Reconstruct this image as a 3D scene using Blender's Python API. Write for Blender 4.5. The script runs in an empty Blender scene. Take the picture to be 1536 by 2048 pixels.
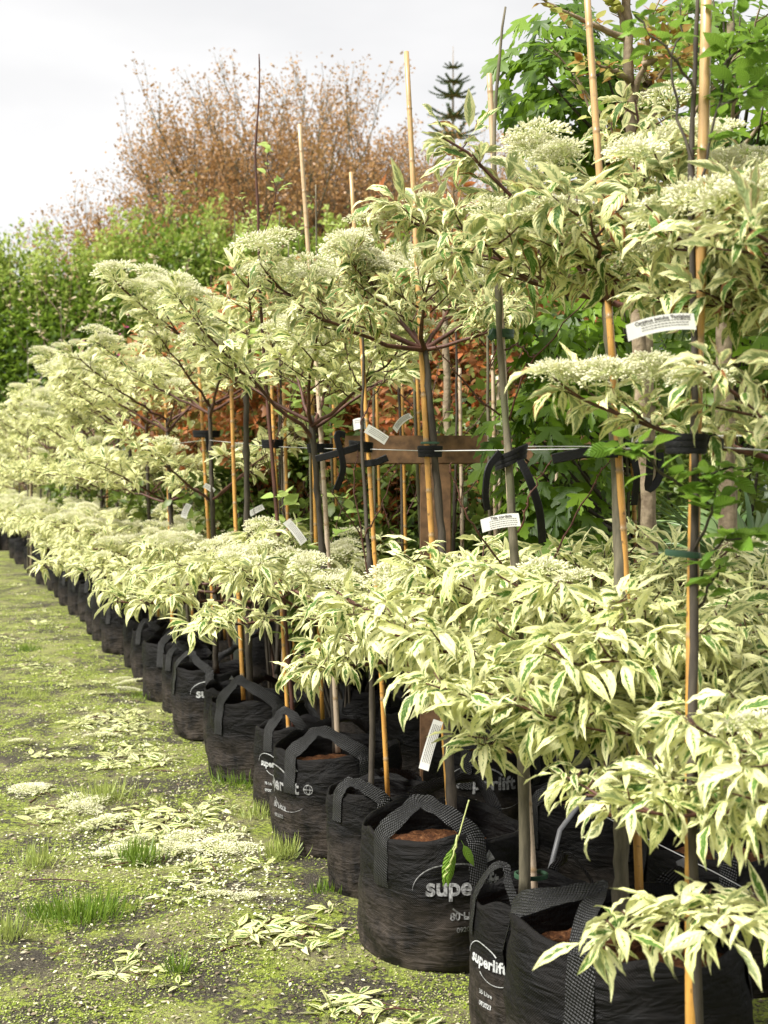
import bpy, math, random
import numpy as np
from mathutils import Vector, Matrix
rnd = random.Random(7); rs = np.random.RandomState(11)
R = math.radians; PI = math.pi
sc = bpy.context.scene

# ------------------------------------------------------------------ camera
CH = 1.42; FPX = 2400.0; PITCH = math.atan(54/2400)
cam = bpy.data.cameras.new('camera'); camo = bpy.data.objects.new('camera', cam)
sc.collection.objects.link(camo); sc.camera = camo
camo.location = (0, 0, CH); camo.rotation_euler = (PI/2-PITCH, 0, 0)
cam.sensor_fit = 'VERTICAL'; cam.sensor_height = 36; cam.lens = FPX/2048*36
cam.clip_start = .05; cam.clip_end = 2000
cam.dof.use_dof = True; cam.dof.focus_distance = 3.7; cam.dof.aperture_fstop = 5.6
sc.render.resolution_x = 768; sc.render.resolution_y = 1024
sc.view_settings.view_transform = 'Standard'; sc.view_settings.look = 'None'
sc.view_settings.exposure = 1.20; sc.view_settings.gamma = 1
cy = sc.cycles
cy.max_bounces = 6; cy.diffuse_bounces = 2; cy.glossy_bounces = 2; cy.transmission_bounces = 4
cy.use_denoising = True; cy.caustics_reflective = False; cy.caustics_refractive = False

def W(px, py, d):                       # photo pixel at world depth d (along +Y)
    x = (px-768)/FPX; y = (1024-py)/FPX
    ry = math.cos(PITCH)+y*math.sin(PITCH); rz = -math.sin(PITCH)+y*math.cos(PITCH)
    k = d/ry
    return np.array([x*k, d, CH+rz*k])

# ------------------------------------------------------------------ node helper
class N:
    def __init__(s, tree): s.t = tree; s.n = tree.nodes; s.l = tree.links
    def add(s, ty, ins=None, **kw):
        n = s.n.new(ty)
        for k, v in kw.items(): setattr(n, k, v)
        for k, v in (ins or {}).items():
            if hasattr(v, 'default_value') and hasattr(v, 'links') or isinstance(v, bpy.types.NodeSocket): s.l.new(v, n.inputs[k])
            else: n.inputs[k].default_value = v
        return n
    def math(s, op, a, b=0.0, c=None, clamp=False):
        n = s.n.new('ShaderNodeMath'); n.operation = op; n.use_clamp = clamp
        for i, v in enumerate((a, b, c)):
            if v is None: continue
            if isinstance(v, bpy.types.NodeSocket): s.l.new(v, n.inputs[i])
            else: n.inputs[i].default_value = v
        return n.outputs[0]
    def mix(s, f, a, b, bt='MIX'):
        n = s.n.new('ShaderNodeMix'); n.data_type = 'RGBA'; n.blend_type = bt
        for i, v in ((0, f), (6, a), (7, b)):
            if isinstance(v, bpy.types.NodeSocket): s.l.new(v, n.inputs[i])
            else: n.inputs[i].default_value = (v if i == 0 else (*v[:3], 1))
        return n.outputs[2]
    def noise(s, vec, scale, detail=3, rough=.55, out=0):
        n = s.add('ShaderNodeTexNoise', {'Scale': scale, 'Detail': detail, 'Roughness': rough})
        if vec is not None: s.l.new(vec, n.inputs['Vector'])
        return n.outputs[out]
    def ramp(s, f, stops):
        n = s.n.new('ShaderNodeValToRGB'); s.l.new(f, n.inputs[0]); e = n.color_ramp.elements
        e[0].position = stops[0][0]; e[0].color = (*stops[0][1], 1); e[1].position = stops[-1][0]; e[1].color = (*stops[-1][1], 1)
        for p, c in stops[1:-1]:
            q = e.new(p); q.color = (*c, 1)
        return n.outputs[0]
    def smooth(s, v, lo, hi, a=0.0, b=1.0):
        n = s.n.new('ShaderNodeMapRange'); n.interpolation_type = 'SMOOTHSTEP'
        s.l.new(v, n.inputs[0])
        for i, q in zip((1, 2, 3, 4), (lo, hi, a, b)): n.inputs[i].default_value = q
        return n.outputs[0]

# ------------------------------------------------------------------ world + sun
world = bpy.data.worlds.new('World'); sc.world = world; world.use_nodes = True
w = N(world.node_tree); w.n.clear()
SUN_EL, SUN_AZ = 52, -120      # azimuth measured from +Y towards +X ; sun stands behind-left of the camera
sky = w.add('ShaderNodeTexSky', sky_type='NISHITA', sun_disc=False, sun_elevation=R(SUN_EL), sun_rotation=R(SUN_AZ), dust_density=6, air_density=1.0)
hs = w.add('ShaderNodeHueSaturation', {'Saturation': .10, 'Value': 1.0, 'Color': sky.outputs[0]})
tc = w.add('ShaderNodeTexCoord')
mp = w.add('ShaderNodeMapping', {'Vector': tc.outputs['Generated'], 'Scale': (1.0, 1.0, 3.2)})
cl = w.noise(mp.outputs[0], 1.6, 5, .5)
cloud = w.ramp(cl, [(.3, (6.5, 6.6, 6.9)), (.5, (8.0, 8.0, 8.1)), (.70, (9.8, 9.75, 9.7))])
skc = w.mix(.86, hs.outputs[0], cloud)
bg = w.add('ShaderNodeBackground', {'Color': skc, 'Strength': .054})
wo = w.add('ShaderNodeOutputWorld'); w.l.new(bg.outputs[0], wo.inputs[0])
sun = bpy.data.lights.new('sun', 'SUN'); sun.energy = 4.2; sun.angle = R(18); sun.color = (1, .965, .90)
suno = bpy.data.objects.new('sun', sun); sc.collection.objects.link(suno)
sd = Vector((math.sin(R(SUN_AZ))*math.cos(R(SUN_EL)), math.cos(R(SUN_AZ))*math.cos(R(SUN_EL)), math.sin(R(SUN_EL))))
suno.rotation_euler = sd.to_track_quat('Z', 'Y').to_euler(); suno.location = (-5, -5, 12)

# ------------------------------------------------------------------ materials
def mat(name):
    m = bpy.data.materials.new(name); m.use_nodes = True; m.node_tree.nodes.clear(); return m, N(m.node_tree)
def finish(k, color, rough=.6, spec=.4, trans=0.0, normal=None, tcol=None):
    b = k.add('ShaderNodeBsdfPrincipled')
    for key, v in (('Base Color', color), ('Roughness', rough), ('Specular IOR Level', spec)):
        if isinstance(v, bpy.types.NodeSocket): k.l.new(v, b.inputs[key])
        else: b.inputs[key].default_value = (*v, 1) if key == 'Base Color' else v
    if normal is not None: k.l.new(normal, b.inputs['Normal'])
    out = b.outputs[0]
    if trans:
        t = k.add('ShaderNodeBsdfTranslucent'); c = tcol or color
        if isinstance(c, bpy.types.NodeSocket): k.l.new(c, t.inputs[0])
        else: t.inputs[0].default_value = (*c, 1)
        mx = k.add('ShaderNodeMixShader', {0: trans, 1: out, 2: t.outputs[0]}); out = mx.outputs[0]
    o = k.add('ShaderNodeOutputMaterial'); k.l.new(out, o.inputs[0])

def mat_variegated(name, green_amt, brown=0.0, cream=((.91, .885, .52), (.79, .81, .34)), green=(.035, .10, .012)):
    m, k = mat(name)
    uv = k.add('ShaderNodeUVMap', uv_map='UVMap'); sp = k.add('ShaderNodeSeparateXYZ', {0: uv.outputs[0]})
    at = k.add('ShaderNodeAttribute', attribute_name='rnd'); rp = k.add('ShaderNodeSeparateXYZ', {0: at.outputs['Vector']})
    x = k.math('ABSOLUTE', k.math('MULTIPLY_ADD', sp.outputs[0], 2, -1)); v = sp.outputs[1]
    side = k.math('SIGN', k.math('SUBTRACT', sp.outputs[0], .5))
    vc = k.math('SUBTRACT', v, k.math('MULTIPLY', k.math('POWER', x, 1.4), .30))
    cb = k.add('ShaderNodeCombineXYZ', {0: k.math('MULTIPLY', vc, 13), 1: k.math('MULTIPLY_ADD', side, 7.3, k.math('MULTIPLY', x, 1.3)), 2: k.math('MULTIPLY', rp.outputs[0], 91)})
    nz = k.noise(cb.outputs[0], 1.0, 2, .6)
    th = k.math('ADD', k.math('MULTIPLY_ADD', k.math('SUBTRACT', nz, .5), 1.9, green_amt-.33), k.math('MULTIPLY', rp.outputs[1], .66))
    th = k.math('SUBTRACT', th, k.math('MULTIPLY', k.math('ABSOLUTE', k.math('SUBTRACT', v, .42)), .5))
    g = k.smooth(k.math('SUBTRACT', th, x), -.02, .05)
    c1 = k.mix(rp.outputs[2], cream[0], cream[1])
    g2 = k.mix(rp.outputs[0], green, (.08, .185, .022))
    inner = k.noise(cb.outputs[0], 2.3, 2)
    g3 = k.mix(k.smooth(inner, .54, .64, 0, .45), g2, (.24, .35, .10))
    col = k.mix(g, c1, g3)
    # ribs
    rib = k.math('SINE', k.math('MULTIPLY', vc, 2*PI*8.5))
    mid = k.smooth(x, .0, .07, 1, 0)
    ribc = k.math('MAXIMUM', k.smooth(rib, .80, 1.0), mid)
    col = k.mix(k.math('MULTIPLY', ribc, .28), col, (.52, .60, .20))
    if brown:
        bn = k.noise(cb.outputs[0], .55, 3)
        be = k.math('MULTIPLY', k.smooth(k.math('ADD', bn, k.math('MULTIPLY', rp.outputs[2], .22)), .70-brown, .76-brown), k.smooth(x, .45, .8))
        col = k.mix(be, col, (.22, .075, .02))
    pet = k.smooth(v, -.03, .02, 1, 0)
    col = k.mix(pet, col, (.60, .66, .28))
    bk = k.add('ShaderNodeNewGeometry')
    col = k.mix(k.math('MULTIPLY', bk.outputs['Backfacing'], .30), col, (.82, .83, .50))
    h = k.math('SUBTRACT', k.math('MULTIPLY', rib, .5), k.math('MULTIPLY', mid, 1.2))
    bp = k.add('ShaderNodeBump', {'Strength': .55, 'Distance': .0022, 'Height': h})
    finish(k, col, .5, .3, .28, bp.outputs[0])
    return m

def mat_leaf(name, c1, c2, trans=.3, ribs=0, rough=.45, spec=.4, c3=None):
    m, k = mat(name)
    at = k.add('ShaderNodeAttribute', attribute_name='rnd'); rp = k.add('ShaderNodeSeparateXYZ', {0: at.outputs['Vector']})
    col = k.mix(rp.outputs[0], c1, c2)
    if c3: col = k.mix(k.smooth(rp.outputs[1], .62, .75), col, c3)
    bp = None
    uv = k.add('ShaderNodeUVMap', uv_map='UVMap'); sp = k.add('ShaderNodeSeparateXYZ', {0: uv.outputs[0]})
    if ribs:
        x = k.math('ABSOLUTE', k.math('MULTIPLY_ADD', sp.outputs[0], 2, -1))
        vc = k.math('SUBTRACT', sp.outputs[1], k.math('MULTIPLY', x, .22))
        rib = k.math('SINE', k.math('MULTIPLY', vc, 2*PI*ribs))
        col = k.mix(k.math('MULTIPLY', k.smooth(rib, .5, 1), .35), col, tuple(min(1, q*1.7+.03) for q in c2))
        bp = k.add('ShaderNodeBump', {'Strength': .6, 'Distance': .002, 'Height': rib}).outputs[0]
    tcol = k.mix(.5, col, tuple(min(1, q*1.8+.02) for q in c2))
    finish(k, col, rough, spec, trans, bp, tcol)
    return m

def mat_bark(name, c1, c2, scale=40, stretch=.2, rough=.8, bump=.4, dist=.003, spot=None):
    m, k = mat(name)
    tc = k.add('ShaderNodeTexCoord'); mp = k.add('ShaderNodeMapping', {'Vector': tc.outputs['Object'], 'Scale': (1, 1, stretch)})
    nz = k.noise(mp.outputs[0], scale, 5, .6)
    col = k.ramp(nz, [(.3, c1), (.7, c2)])
    n2 = k.noise(tc.outputs['Object'], scale*.12, 2)
    col = k.mix(k.smooth(n2, .5, .7, 0, .5), col, spot or tuple(q*.5 for q in c1))
    bp = k.add('ShaderNodeBump', {'Strength': bump, 'Distance': dist, 'Height': nz})
    finish(k, col, rough, .3, 0, bp.outputs[0]); return m

def mat_bamboo(name, c1, c2):
    m, k = mat(name)
    uv = k.add('ShaderNodeUVMap', uv_map='UVMap'); tc = k.add('ShaderNodeTexCoord')
    mp = k.add('ShaderNodeMapping', {'Vector': tc.outputs['Object'], 'Scale': (1, 1, .04)})
    nz = k.noise(mp.outputs[0], 160, 4, .6); n2 = k.noise(tc.outputs['Object'], 6, 4, .65)
    col = k.ramp(nz, [(.3, c1), (.7, c2)])
    col = k.mix(k.smooth(n2, .48, .68, 0, .7), col, (.24, .13, .05))
    n3 = k.noise(tc.outputs['Object'], 45, 2, .5)
    col = k.mix(k.smooth(n3, .62, .69, 0, .75), col, (.09, .05, .02))
    zo = k.add('ShaderNodeSeparateXYZ', {0: tc.outputs['Object']})
    col = k.mix(k.smooth(zo.outputs[2], 1.3, 2.2, 0, .75), col, k.ramp(nz, [(.3, (.38, .25, .12)), (.7, (.54, .38, .20))]))
    sp = k.add('ShaderNodeSeparateXYZ', {0: uv.outputs[0]})
    col = k.mix(sp.outputs[0], col, (.30, .20, .10))      # u stores the node ring
    bp = k.add('ShaderNodeBump', {'Strength': .2, 'Distance': .002, 'Height': nz})
    finish(k, col, .38, .5, 0, bp.outputs[0]); return m

def mat_plain(name, c, rough=.6, spec=.4, bump=0, scale=80, c2=None):
    m, k = mat(name)
    tc = k.add('ShaderNodeTexCoord'); nz = k.noise(tc.outputs['Object'], scale, 4)
    col = k.mix(nz, c, c2 or tuple(q*.75 for q in c))
    bp = k.add('ShaderNodeBump', {'Strength': bump, 'Distance': .003, 'Height': nz})
    finish(k, col, rough, spec, 0, bp.outputs[0]); return m

M = {}
M['var'] = mat_variegated('variegated_leaf', .31)
M['var_curl'] = mat_variegated('variegated_leaf_curled', .47, .06)
M['var_far'] = mat_variegated('variegated_leaf_distant', .24, 0, ((.93, .90, .52), (.83, .84, .38)))
M['hornbeam'] = mat_leaf('hornbeam_leaf', (.09, .20, .015), (.20, .33, .04), .3, 9)
M['maple'] = mat_leaf('maple_leaf', (.038, .085, .004), (.16, .27, .015), .35, 0, .45, .35)
M['maple_young'] = mat_leaf('young_maple_leaf', (.30, .34, .07), (.42, .42, .13), .3, c3=(.45, .13, .04))
M['hedge'] = mat_leaf('hedge_leaf', (.045, .10, .007), (.19, .28, .03), .35)
M['hedge_tip'] = mat_leaf('hedge_tip_leaf', (.26, .36, .05), (.42, .48, .13), .4)
M['shrub'] = mat_leaf('shrub_leaf', (.04, .075, .010), (.14, .19, .03), .3)
M['lime'] = mat_leaf('lime_leaf', (.28, .42, .09), (.45, .55, .18), .35)
M['red'] = mat_leaf('red_leaf', (.55, .16, .035), (.36, .17, .08), .4, c3=(.20, .24, .06))
M['autumn'] = mat_leaf('brown_leaf', (.30, .15, .05), (.42, .25, .10), .3)
M['blossom'] = mat_leaf('blossom_petal', (.66, .62, .48), (.45, .36, .22), .3, c3=(.26, .30, .08))
M['magenta'] = mat_leaf('magenta_petal', (.50, .03, .20), (.60, .10, .30), .3)
M['grass'] = mat_leaf('grass_blade', (.07, .145, .012), (.20, .29, .035), .3)
M['drygrass'] = mat_leaf('pale_grass_blade', (.22, .30, .06), (.42, .46, .14), .3)
M['moss'] = mat_leaf('moss_leaf', (.16, .25, .015), (.38, .46, .07), .3, c3=(.55, .54, .28))
M['litter'] = mat_leaf('litter_flake', (.13, .085, .05), (.50, .46, .32), .1, c3=(.06, .04, .03))
M['palm'] = mat_leaf('palm_leaf', (.09, .17, .05), (.22, .31, .12), .25, 0, .35)
M['pine'] = mat_leaf('pine_needle', (.07, .13, .06), (.13, .20, .09), .1)
M['bud'] = mat_leaf('flower_bud', (.88, .86, .56), (.92, .90, .68), .35)
M['stalk'] = mat_leaf('flower_stalk', (.56, .62, .24), (.66, .70, .34), .35)
M['trunk'] = mat_bark('grey_brown_bark', (.07, .062, .042), (.19, .165, .11), 60, .15, spot=(.10, .12, .05))
M['trunk_dark'] = mat_bark('dark_bark', (.035, .028, .022), (.09, .075, .055), 60, .2)
M['trunk_rough'] = mat_bark('rough_pale_bark', (.14, .10, .065), (.34, .27, .18), 25, .9, bump=.8, dist=.01)
M['twig'] = mat_bark('red_brown_twig', (.045, .020, .014), (.12, .05, .035), 90, .2, .55)
M['twig_pale'] = mat_bark('pale_twig', (.14, .08, .06), (.30, .19, .15), 90, .2, .6)
M['bamboo'] = mat_bamboo('golden_bamboo', (.46, .22, .045), (.60, .33, .08))
M['bamboo_pale'] = mat_bamboo('weathered_bamboo', (.44, .34, .24), (.60, .48, .36))
M['timber'] = mat_bark('weathered_timber', (.07, .042, .024), (.27, .15, .075), 18, 1, spot=(.04, .032, .026))
M['galv'] = mat_plain('galvanised_steel', (.42, .44, .45), .45, .5, .2, 30, (.30, .32, .33))
M['rubber'] = mat_plain('black_rubber', (.006, .006, .0062), .5, .22, .4, 200)
M['tape'] = mat_plain('green_tape', (.035, .09, .05), .4, .5)
M['wire'] = mat_plain('steel_wire', (.55, .55, .55), .35, .6)
M['pipe'] = mat_plain('grey_pipe', (.16, .16, .17), .4, .5)
M['tag'] = mat_plain('white_plastic_tag', (.78, .77, .74), .4, .5, 0, 12, (.70, .69, .66))
M['ink'] = mat_plain('dark_print', (.10, .09, .09), .6, .2)

def mat_bag():
    m, k = mat('black_bag_fabric')
    tc = k.add('ShaderNodeTexCoord'); sp = k.add('ShaderNodeSeparateXYZ', {0: tc.outputs['Object']})
    uv = k.add('ShaderNodeUVMap', uv_map='UVMap')
    mp = k.add('ShaderNodeMapping', {'Vector': tc.outputs['Object'], 'Scale': (1, 1, 1.9), 'Rotation': (.3, .2, 0)})
    wn = k.add('ShaderNodeTexNoise', {'Vector': mp.outputs[0], 'Scale': 7.5, 'Detail': 5, 'Roughness': .58, 'Distortion': .9}); wr = wn.outputs[0]
    mp3 = k.add('ShaderNodeMapping', {'Vector': tc.outputs['Object'], 'Scale': (1, 1, 4.5)})
    w3 = k.add('ShaderNodeTexNoise', {'Vector': mp3.outputs[0], 'Scale': 9, 'Detail': 3, 'Distortion': 1.2})
    wr = k.math('MULTIPLY_ADD', w3.outputs[0], .5, wr)
    mp2 = k.add('ShaderNodeMapping', {'Vector': uv.outputs[0], 'Scale': (14, 3, 1)})
    dn = k.noise(mp2.outputs[0], 1.2, 6, .7)
    fine = k.noise(tc.outputs['Object'], 260, 2, .5)
    low = k.smooth(sp.outputs[2], 0, .32, .8, .06)
    d = k.math('MULTIPLY', k.smooth(dn, .32, .72), low)
    d = k.math('ADD', d, k.math('MULTIPLY', k.smooth(fine, .60, .78), .14))
    col = k.mix(d, (.004, .004, .0044), (.085, .068, .054))
    ux = k.add('ShaderNodeSeparateXYZ', {0: uv.outputs[0]})
    wv = k.math('MULTIPLY', k.math('SINE', k.math('MULTIPLY', ux.outputs[0], 1900)), k.math('SINE', k.math('MULTIPLY', ux.outputs[1], 420)))
    h = k.math('ADD', k.math('MULTIPLY', wr, 1), k.math('MULTIPLY', wv, .03))
    bp = k.add('ShaderNodeBump', {'Strength': .8, 'Distance': .022, 'Height': h})
    finish(k, col, k.smooth(dn, .3, .7, .48, .75), .14, 0, bp.outputs[0]); return m
M['bag'] = mat_bag()
def mat_web():
    m, k = mat('black_webbing')
    uv = k.add('ShaderNodeUVMap', uv_map='UVMap'); ux = k.add('ShaderNodeSeparateXYZ', {0: uv.outputs[0]})
    a = k.math('SINE', k.math('MULTIPLY', k.math('ADD', ux.outputs[0], k.math('MULTIPLY', ux.outputs[1], .5)), 620))
    b = k.math('SINE', k.math('MULTIPLY', k.math('SUBTRACT', ux.outputs[1], k.math('MULTIPLY', ux.outputs[0], .5)), 520))
    h = k.math('MULTIPLY', a, b)
    n = k.noise(uv.outputs[0], 260, 2)
    col = k.mix(k.math('MULTIPLY', k.smooth(h, .3, .8), k.smooth(n, .50, .66)), (.004, .004, .0045), (.085, .085, .09))
    bp = k.add('ShaderNodeBump', {'Strength': .8, 'Distance': .002, 'Height': h})
    finish(k, col, .45, .4, 0, bp.outputs[0]); return m
M['web'] = mat_web()
def mat_print():
    m, k = mat('grey_bag_print')
    tc = k.add('ShaderNodeTexCoord'); n = k.noise(tc.outputs['Object'], 120, 4, .7)
    finish(k, k.mix(k.smooth(n, .45, .68), (.46, .47, .47), (.14, .14, .14)), .5, .4); return m
M['print'] = mat_print()
def mat_print2():
    m, k = mat('worn_bag_print')
    tc = k.add('ShaderNodeTexCoord'); n = k.noise(tc.outputs['Object'], 90, 4, .7)
    finish(k, k.mix(k.smooth(n, .40, .66), (.26, .26, .26), (.06, .06, .06)), .5, .4); return m
M['print_worn'] = mat_print2()
def mat_soil():
    m, k = mat('brown_potting_bark')
    tc = k.add('ShaderNodeTexCoord'); n = k.noise(tc.outputs['Object'], 55, 6, .7)
    col = k.ramp(n, [(.32, (.018, .008, .005)), (.52, (.11, .042, .016)), (.72, (.27, .13, .055))])
    bp = k.add('ShaderNodeBump', {'Strength': 1, 'Distance': .012, 'Height': n})
    finish(k, col, .9, .2, 0, bp.outputs[0]); return m
M['soil'] = mat_soil()
def mat_ground():
    m, k = mat('mossy_ground')
    tc = k.add('ShaderNodeTexCoord'); P = tc.outputs['Object']
    big = k.noise(P, 1.3, 5, .62); mid = k.noise(P, 7, 5, .7); fine = k.noise(P, 60, 5, .75); vf = k.noise(P, 190, 3, .7)
    moss = k.ramp(fine, [(.32, (.030, .040, .010)), (.46, (.17, .215, .03)), (.60, (.34, .40, .065)), (.72, (.46, .47, .17))])
    dirt = k.ramp(vf, [(.34, (.014, .012, .010)), (.55, (.075, .064, .048)), (.74, (.26, .23, .17))])
    msk = k.math('ADD', k.math('MULTIPLY', big, .42), k.math('ADD', k.math('MULTIPLY', mid, .62), k.math('MULTIPLY', fine, .62)))
    col = k.mix(k.smooth(msk, .78, .89), dirt, moss)
    yel = k.noise(P, 2.6, 4, .6)
    col = k.mix(k.smooth(yel, .46, .66, 0, .45), col, (.34, .30, .17))
    col = k.mix(k.smooth(k.noise(P, 3.7, 5, .7), .64, .70, 0, .6), col, (.12, .05, .025))
    hh = k.math('ADD', k.math('MULTIPLY', fine, 1), k.math('MULTIPLY', vf, .5))
    bp = k.add('ShaderNodeBump', {'Strength': 1, 'Distance': .02, 'Height': hh})
    finish(k, col, .8, .25, 0, bp.outputs[0]); return m
M['ground'] = mat_ground()

# ------------------------------------------------------------------ mesh building
def link(o, parent=None):
    sc.collection.objects.link(o)
    if parent is not None: o.parent = parent
    return o
def mkmesh(name, V, F, mats, uv=None, rn=None, mi=None, smooth=True):
    me = bpy.data.meshes.new(name); V = np.asarray(V, np.float32); F = np.asarray(F, np.int32); k = F.shape[1]
    me.vertices.add(len(V)); me.vertices.foreach_set('co', V.ravel())
    me.loops.add(F.size); me.loops.foreach_set('vertex_index', F.ravel())
    me.polygons.add(len(F)); me.polygons.foreach_set('loop_start', np.arange(0, F.size, k, dtype=np.int32))
    if uv is not None:
        l = me.uv_layers.new(name='UVMap'); l.data.foreach_set('uv', np.asarray(uv, np.float32)[F.ravel()].ravel())
    if rn is not None:
        a = me.attributes.new('rnd', 'FLOAT_VECTOR', 'POINT'); a.data.foreach_set('vector', np.asarray(rn, np.float32).ravel())
    for m in mats: me.materials.append(m)
    if mi is not None: me.polygons.foreach_set('material_index', np.asarray(mi, np.int32))
    me.polygons.foreach_set('use_smooth', np.full(len(F), smooth))
    me.update(calc_edges=True); me.validate(); return me
def sharp(o, a=40):
    o.data.set_sharp_from_angle(angle=R(a)); return o
class B:                                   # quad accumulator
    def __init__(s): s.V = []; s.F = []; s.U = []; s.Rn = []; s.I = []; s.n = 0
    def put(s, V, F, U=None, Rn=None, mi=0):
        V = np.asarray(V, float).reshape(-1, 3)
        s.V.append(V); s.F.append(np.asarray(F)+s.n); s.n += len(V)
        s.U.append(np.zeros((len(V), 2)) if U is None else np.asarray(U).reshape(-1, 2))
        s.Rn.append(np.full((len(V), 3), .5) if Rn is None else np.asarray(Rn).reshape(-1, 3))
        s.I.append(np.full(len(F), mi)); return s
    def mesh(s, name, mats, smooth=True, origin=None):
        V = np.concatenate(s.V)
        if origin is not None: V = V-np.asarray(origin)
        return mkmesh(name, V, np.concatenate(s.F), mats if isinstance(mats, (list, tuple)) else [mats], np.concatenate(s.U), np.concatenate(s.Rn), np.concatenate(s.I), smooth)
    def obj(s, name, mats, parent=None, smooth=True, origin=None):
        return link(bpy.data.objects.new(name, s.mesh(name, mats, smooth, origin)), parent)

def tube(b, pts, rad, k=6, mi=0, uvs=None, cap=True, rn=None):
    pts = np.asarray(pts, float); n = len(pts); rad = np.broadcast_to(rad, (n,)).astype(float)
    T = np.gradient(pts, axis=0); T /= (np.linalg.norm(T, axis=1)[:, None]+1e-12)
    ref = np.array([.31, .17, .93]) if abs(T[0][2]) < .8 else np.array([.93, .21, .1])
    A = np.cross(T, ref); A /= (np.linalg.norm(A, axis=1)[:, None]+1e-12); C = np.cross(T, A)
    an = np.arange(k)*2*PI/k
    V = pts[:, None]+rad[:, None, None]*(A[:, None]*np.cos(an)[None, :, None]+C[:, None]*np.sin(an)[None, :, None])
    V = V.reshape(-1, 3); U = np.zeros((n, k, 2)); U[..., 1] = np.arange(n)[:, None]
    if uvs is not None: U[..., 0] = np.asarray(uvs)[:, None]
    U = U.reshape(-1, 2)
    i = np.arange(n-1)[:, None]*k+np.arange(k)[None]; j = np.arange(n-1)[:, None]*k+(np.arange(k)[None]+1) % k
    F = np.stack([i, j, j+k, i+k], -1).reshape(-1, 4)
    if cap:
        V = np.vstack([V, pts[-1:], pts[:1]]); U = np.vstack([U, U[-1:], U[:1]]); c = n*k
        e = [(c, (n-1)*k+q, (n-1)*k+(q+1) % k, (n-1)*k+(q+2) % k) for q in range(0, k-1, 2)] if k % 2 == 0 else []
        e0 = [(c+1, (q+2) % k, (q+1) % k, q) for q in range(0, k-1, 2)] if k % 2 == 0 else []
        if e: F = np.vstack([F, e, e0])
        else: V = V[:-2]; U = U[:-2]
    b.put(V, F, U, None if rn is None else np.tile(rn, (len(V), 1)), mi)

def bez(a, c, e, n):
    t = np.linspace(0, 1, n)[:, None]; return (1-t)**2*np.asarray(a)+2*t*(1-t)*np.asarray(c)+t*t*np.asarray(e)
def unit(v): v = np.asarray(v, float); return v/(np.linalg.norm(v, axis=-1, keepdims=True)+1e-12)

ROWS_HI = (-.30, -.02, .06, .16, .28, .40, .52, .64, .76, .87, 1.0)
ROWS_MID = (-.25, .0, .14, .34, .58, .80, 1.0)
ROWS_LO = (0, .3, .7, 1.0)
def prof(t):
    return np.interp(t, [-1, -.02, .0, .06, .16, .28, .40, .52, .64, .76, .87, .95, 1], [.035, .035, .06, .36, .72, .94, 1, .95, .80, .55, .27, .10, .0])
def leaves(b, P, D, Nn, L, Wd, bend, roll, Rn, rows=ROWS_MID, cols=2, twist=None, wave=0, mi=0):
    P = np.asarray(P, float); n = len(P); D = unit(D); Nn = np.asarray(Nn, float)
    Nn = unit(Nn-(Nn*D).sum(1)[:, None]*D); Bn = np.cross(D, Nn)
    rows = np.asarray(rows, float); m = len(rows); L = np.broadcast_to(L, (n,)); Wd = np.broadcast_to(Wd, (n,)); bend = np.broadcast_to(bend, (n,)); roll = np.broadcast_to(roll, (n,))
    tw = np.zeros(n) if twist is None else np.broadcast_to(twist, (n,))
    us = np.linspace(-1, 1, cols+1); pos = P.copy(); out = np.zeros((n, m, cols+1, 3)); UV = np.zeros((n, m, cols+1, 2))
    pr = prof(rows); s0 = rows[0]; span = rows[-1]-s0
    for i in range(m):
        s = (rows[i]-s0)/span; th = bend*s**1.15
        if i:
            sm = ((rows[i]+rows[i-1])/2-s0)/span; tm = bend*sm**1.15; dl = (rows[i]-rows[i-1])*L
            pos = pos+dl[:, None]*(np.cos(tm)[:, None]*D-np.sin(tm)[:, None]*Nn)
        Nl = np.cos(th)[:, None]*Nn+np.sin(th)[:, None]*D
        a = tw*s; Bl = np.cos(a)[:, None]*Bn+np.sin(a)[:, None]*Nl; Nl = np.cos(a)[:, None]*Nl-np.sin(a)[:, None]*Bn
        hw = Wd*pr[i]
        for j, u in enumerate(us):
            ra = np.where(np.abs(roll) < 1e-3, 1e-3, roll)*min(1, max(.04, rows[i]*4+.3))
            lat = np.sin(ra*abs(u))/ra*np.sign(u); hz = (1-np.cos(ra*abs(u)))/ra
            z = hz*hw
            if wave: z = z+wave*hw*abs(u)*np.sin(9*rows[i]*2+Rn[:, 0]*20+u)
            out[:, i, j] = pos+Bl*(lat*hw)[:, None]+Nl*z[:, None]
        UV[:, i, :, 1] = rows[i]
        UV[:, i, :, 0] = (us*(1 if m > 4 else 1)+1)/2
    c = cols+1; ii = np.arange(m-1)[:, None]*c+np.arange(cols)[None]
    f = np.stack([ii, ii+1, ii+1+c, ii+c], -1).reshape(-1, 4)
    F = (np.arange(n)[:, None, None]*(m*c)+f[None]).reshape(-1, 4)
    b.put(out, F, UV, np.repeat(Rn, m*c, axis=0), mi)

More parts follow.
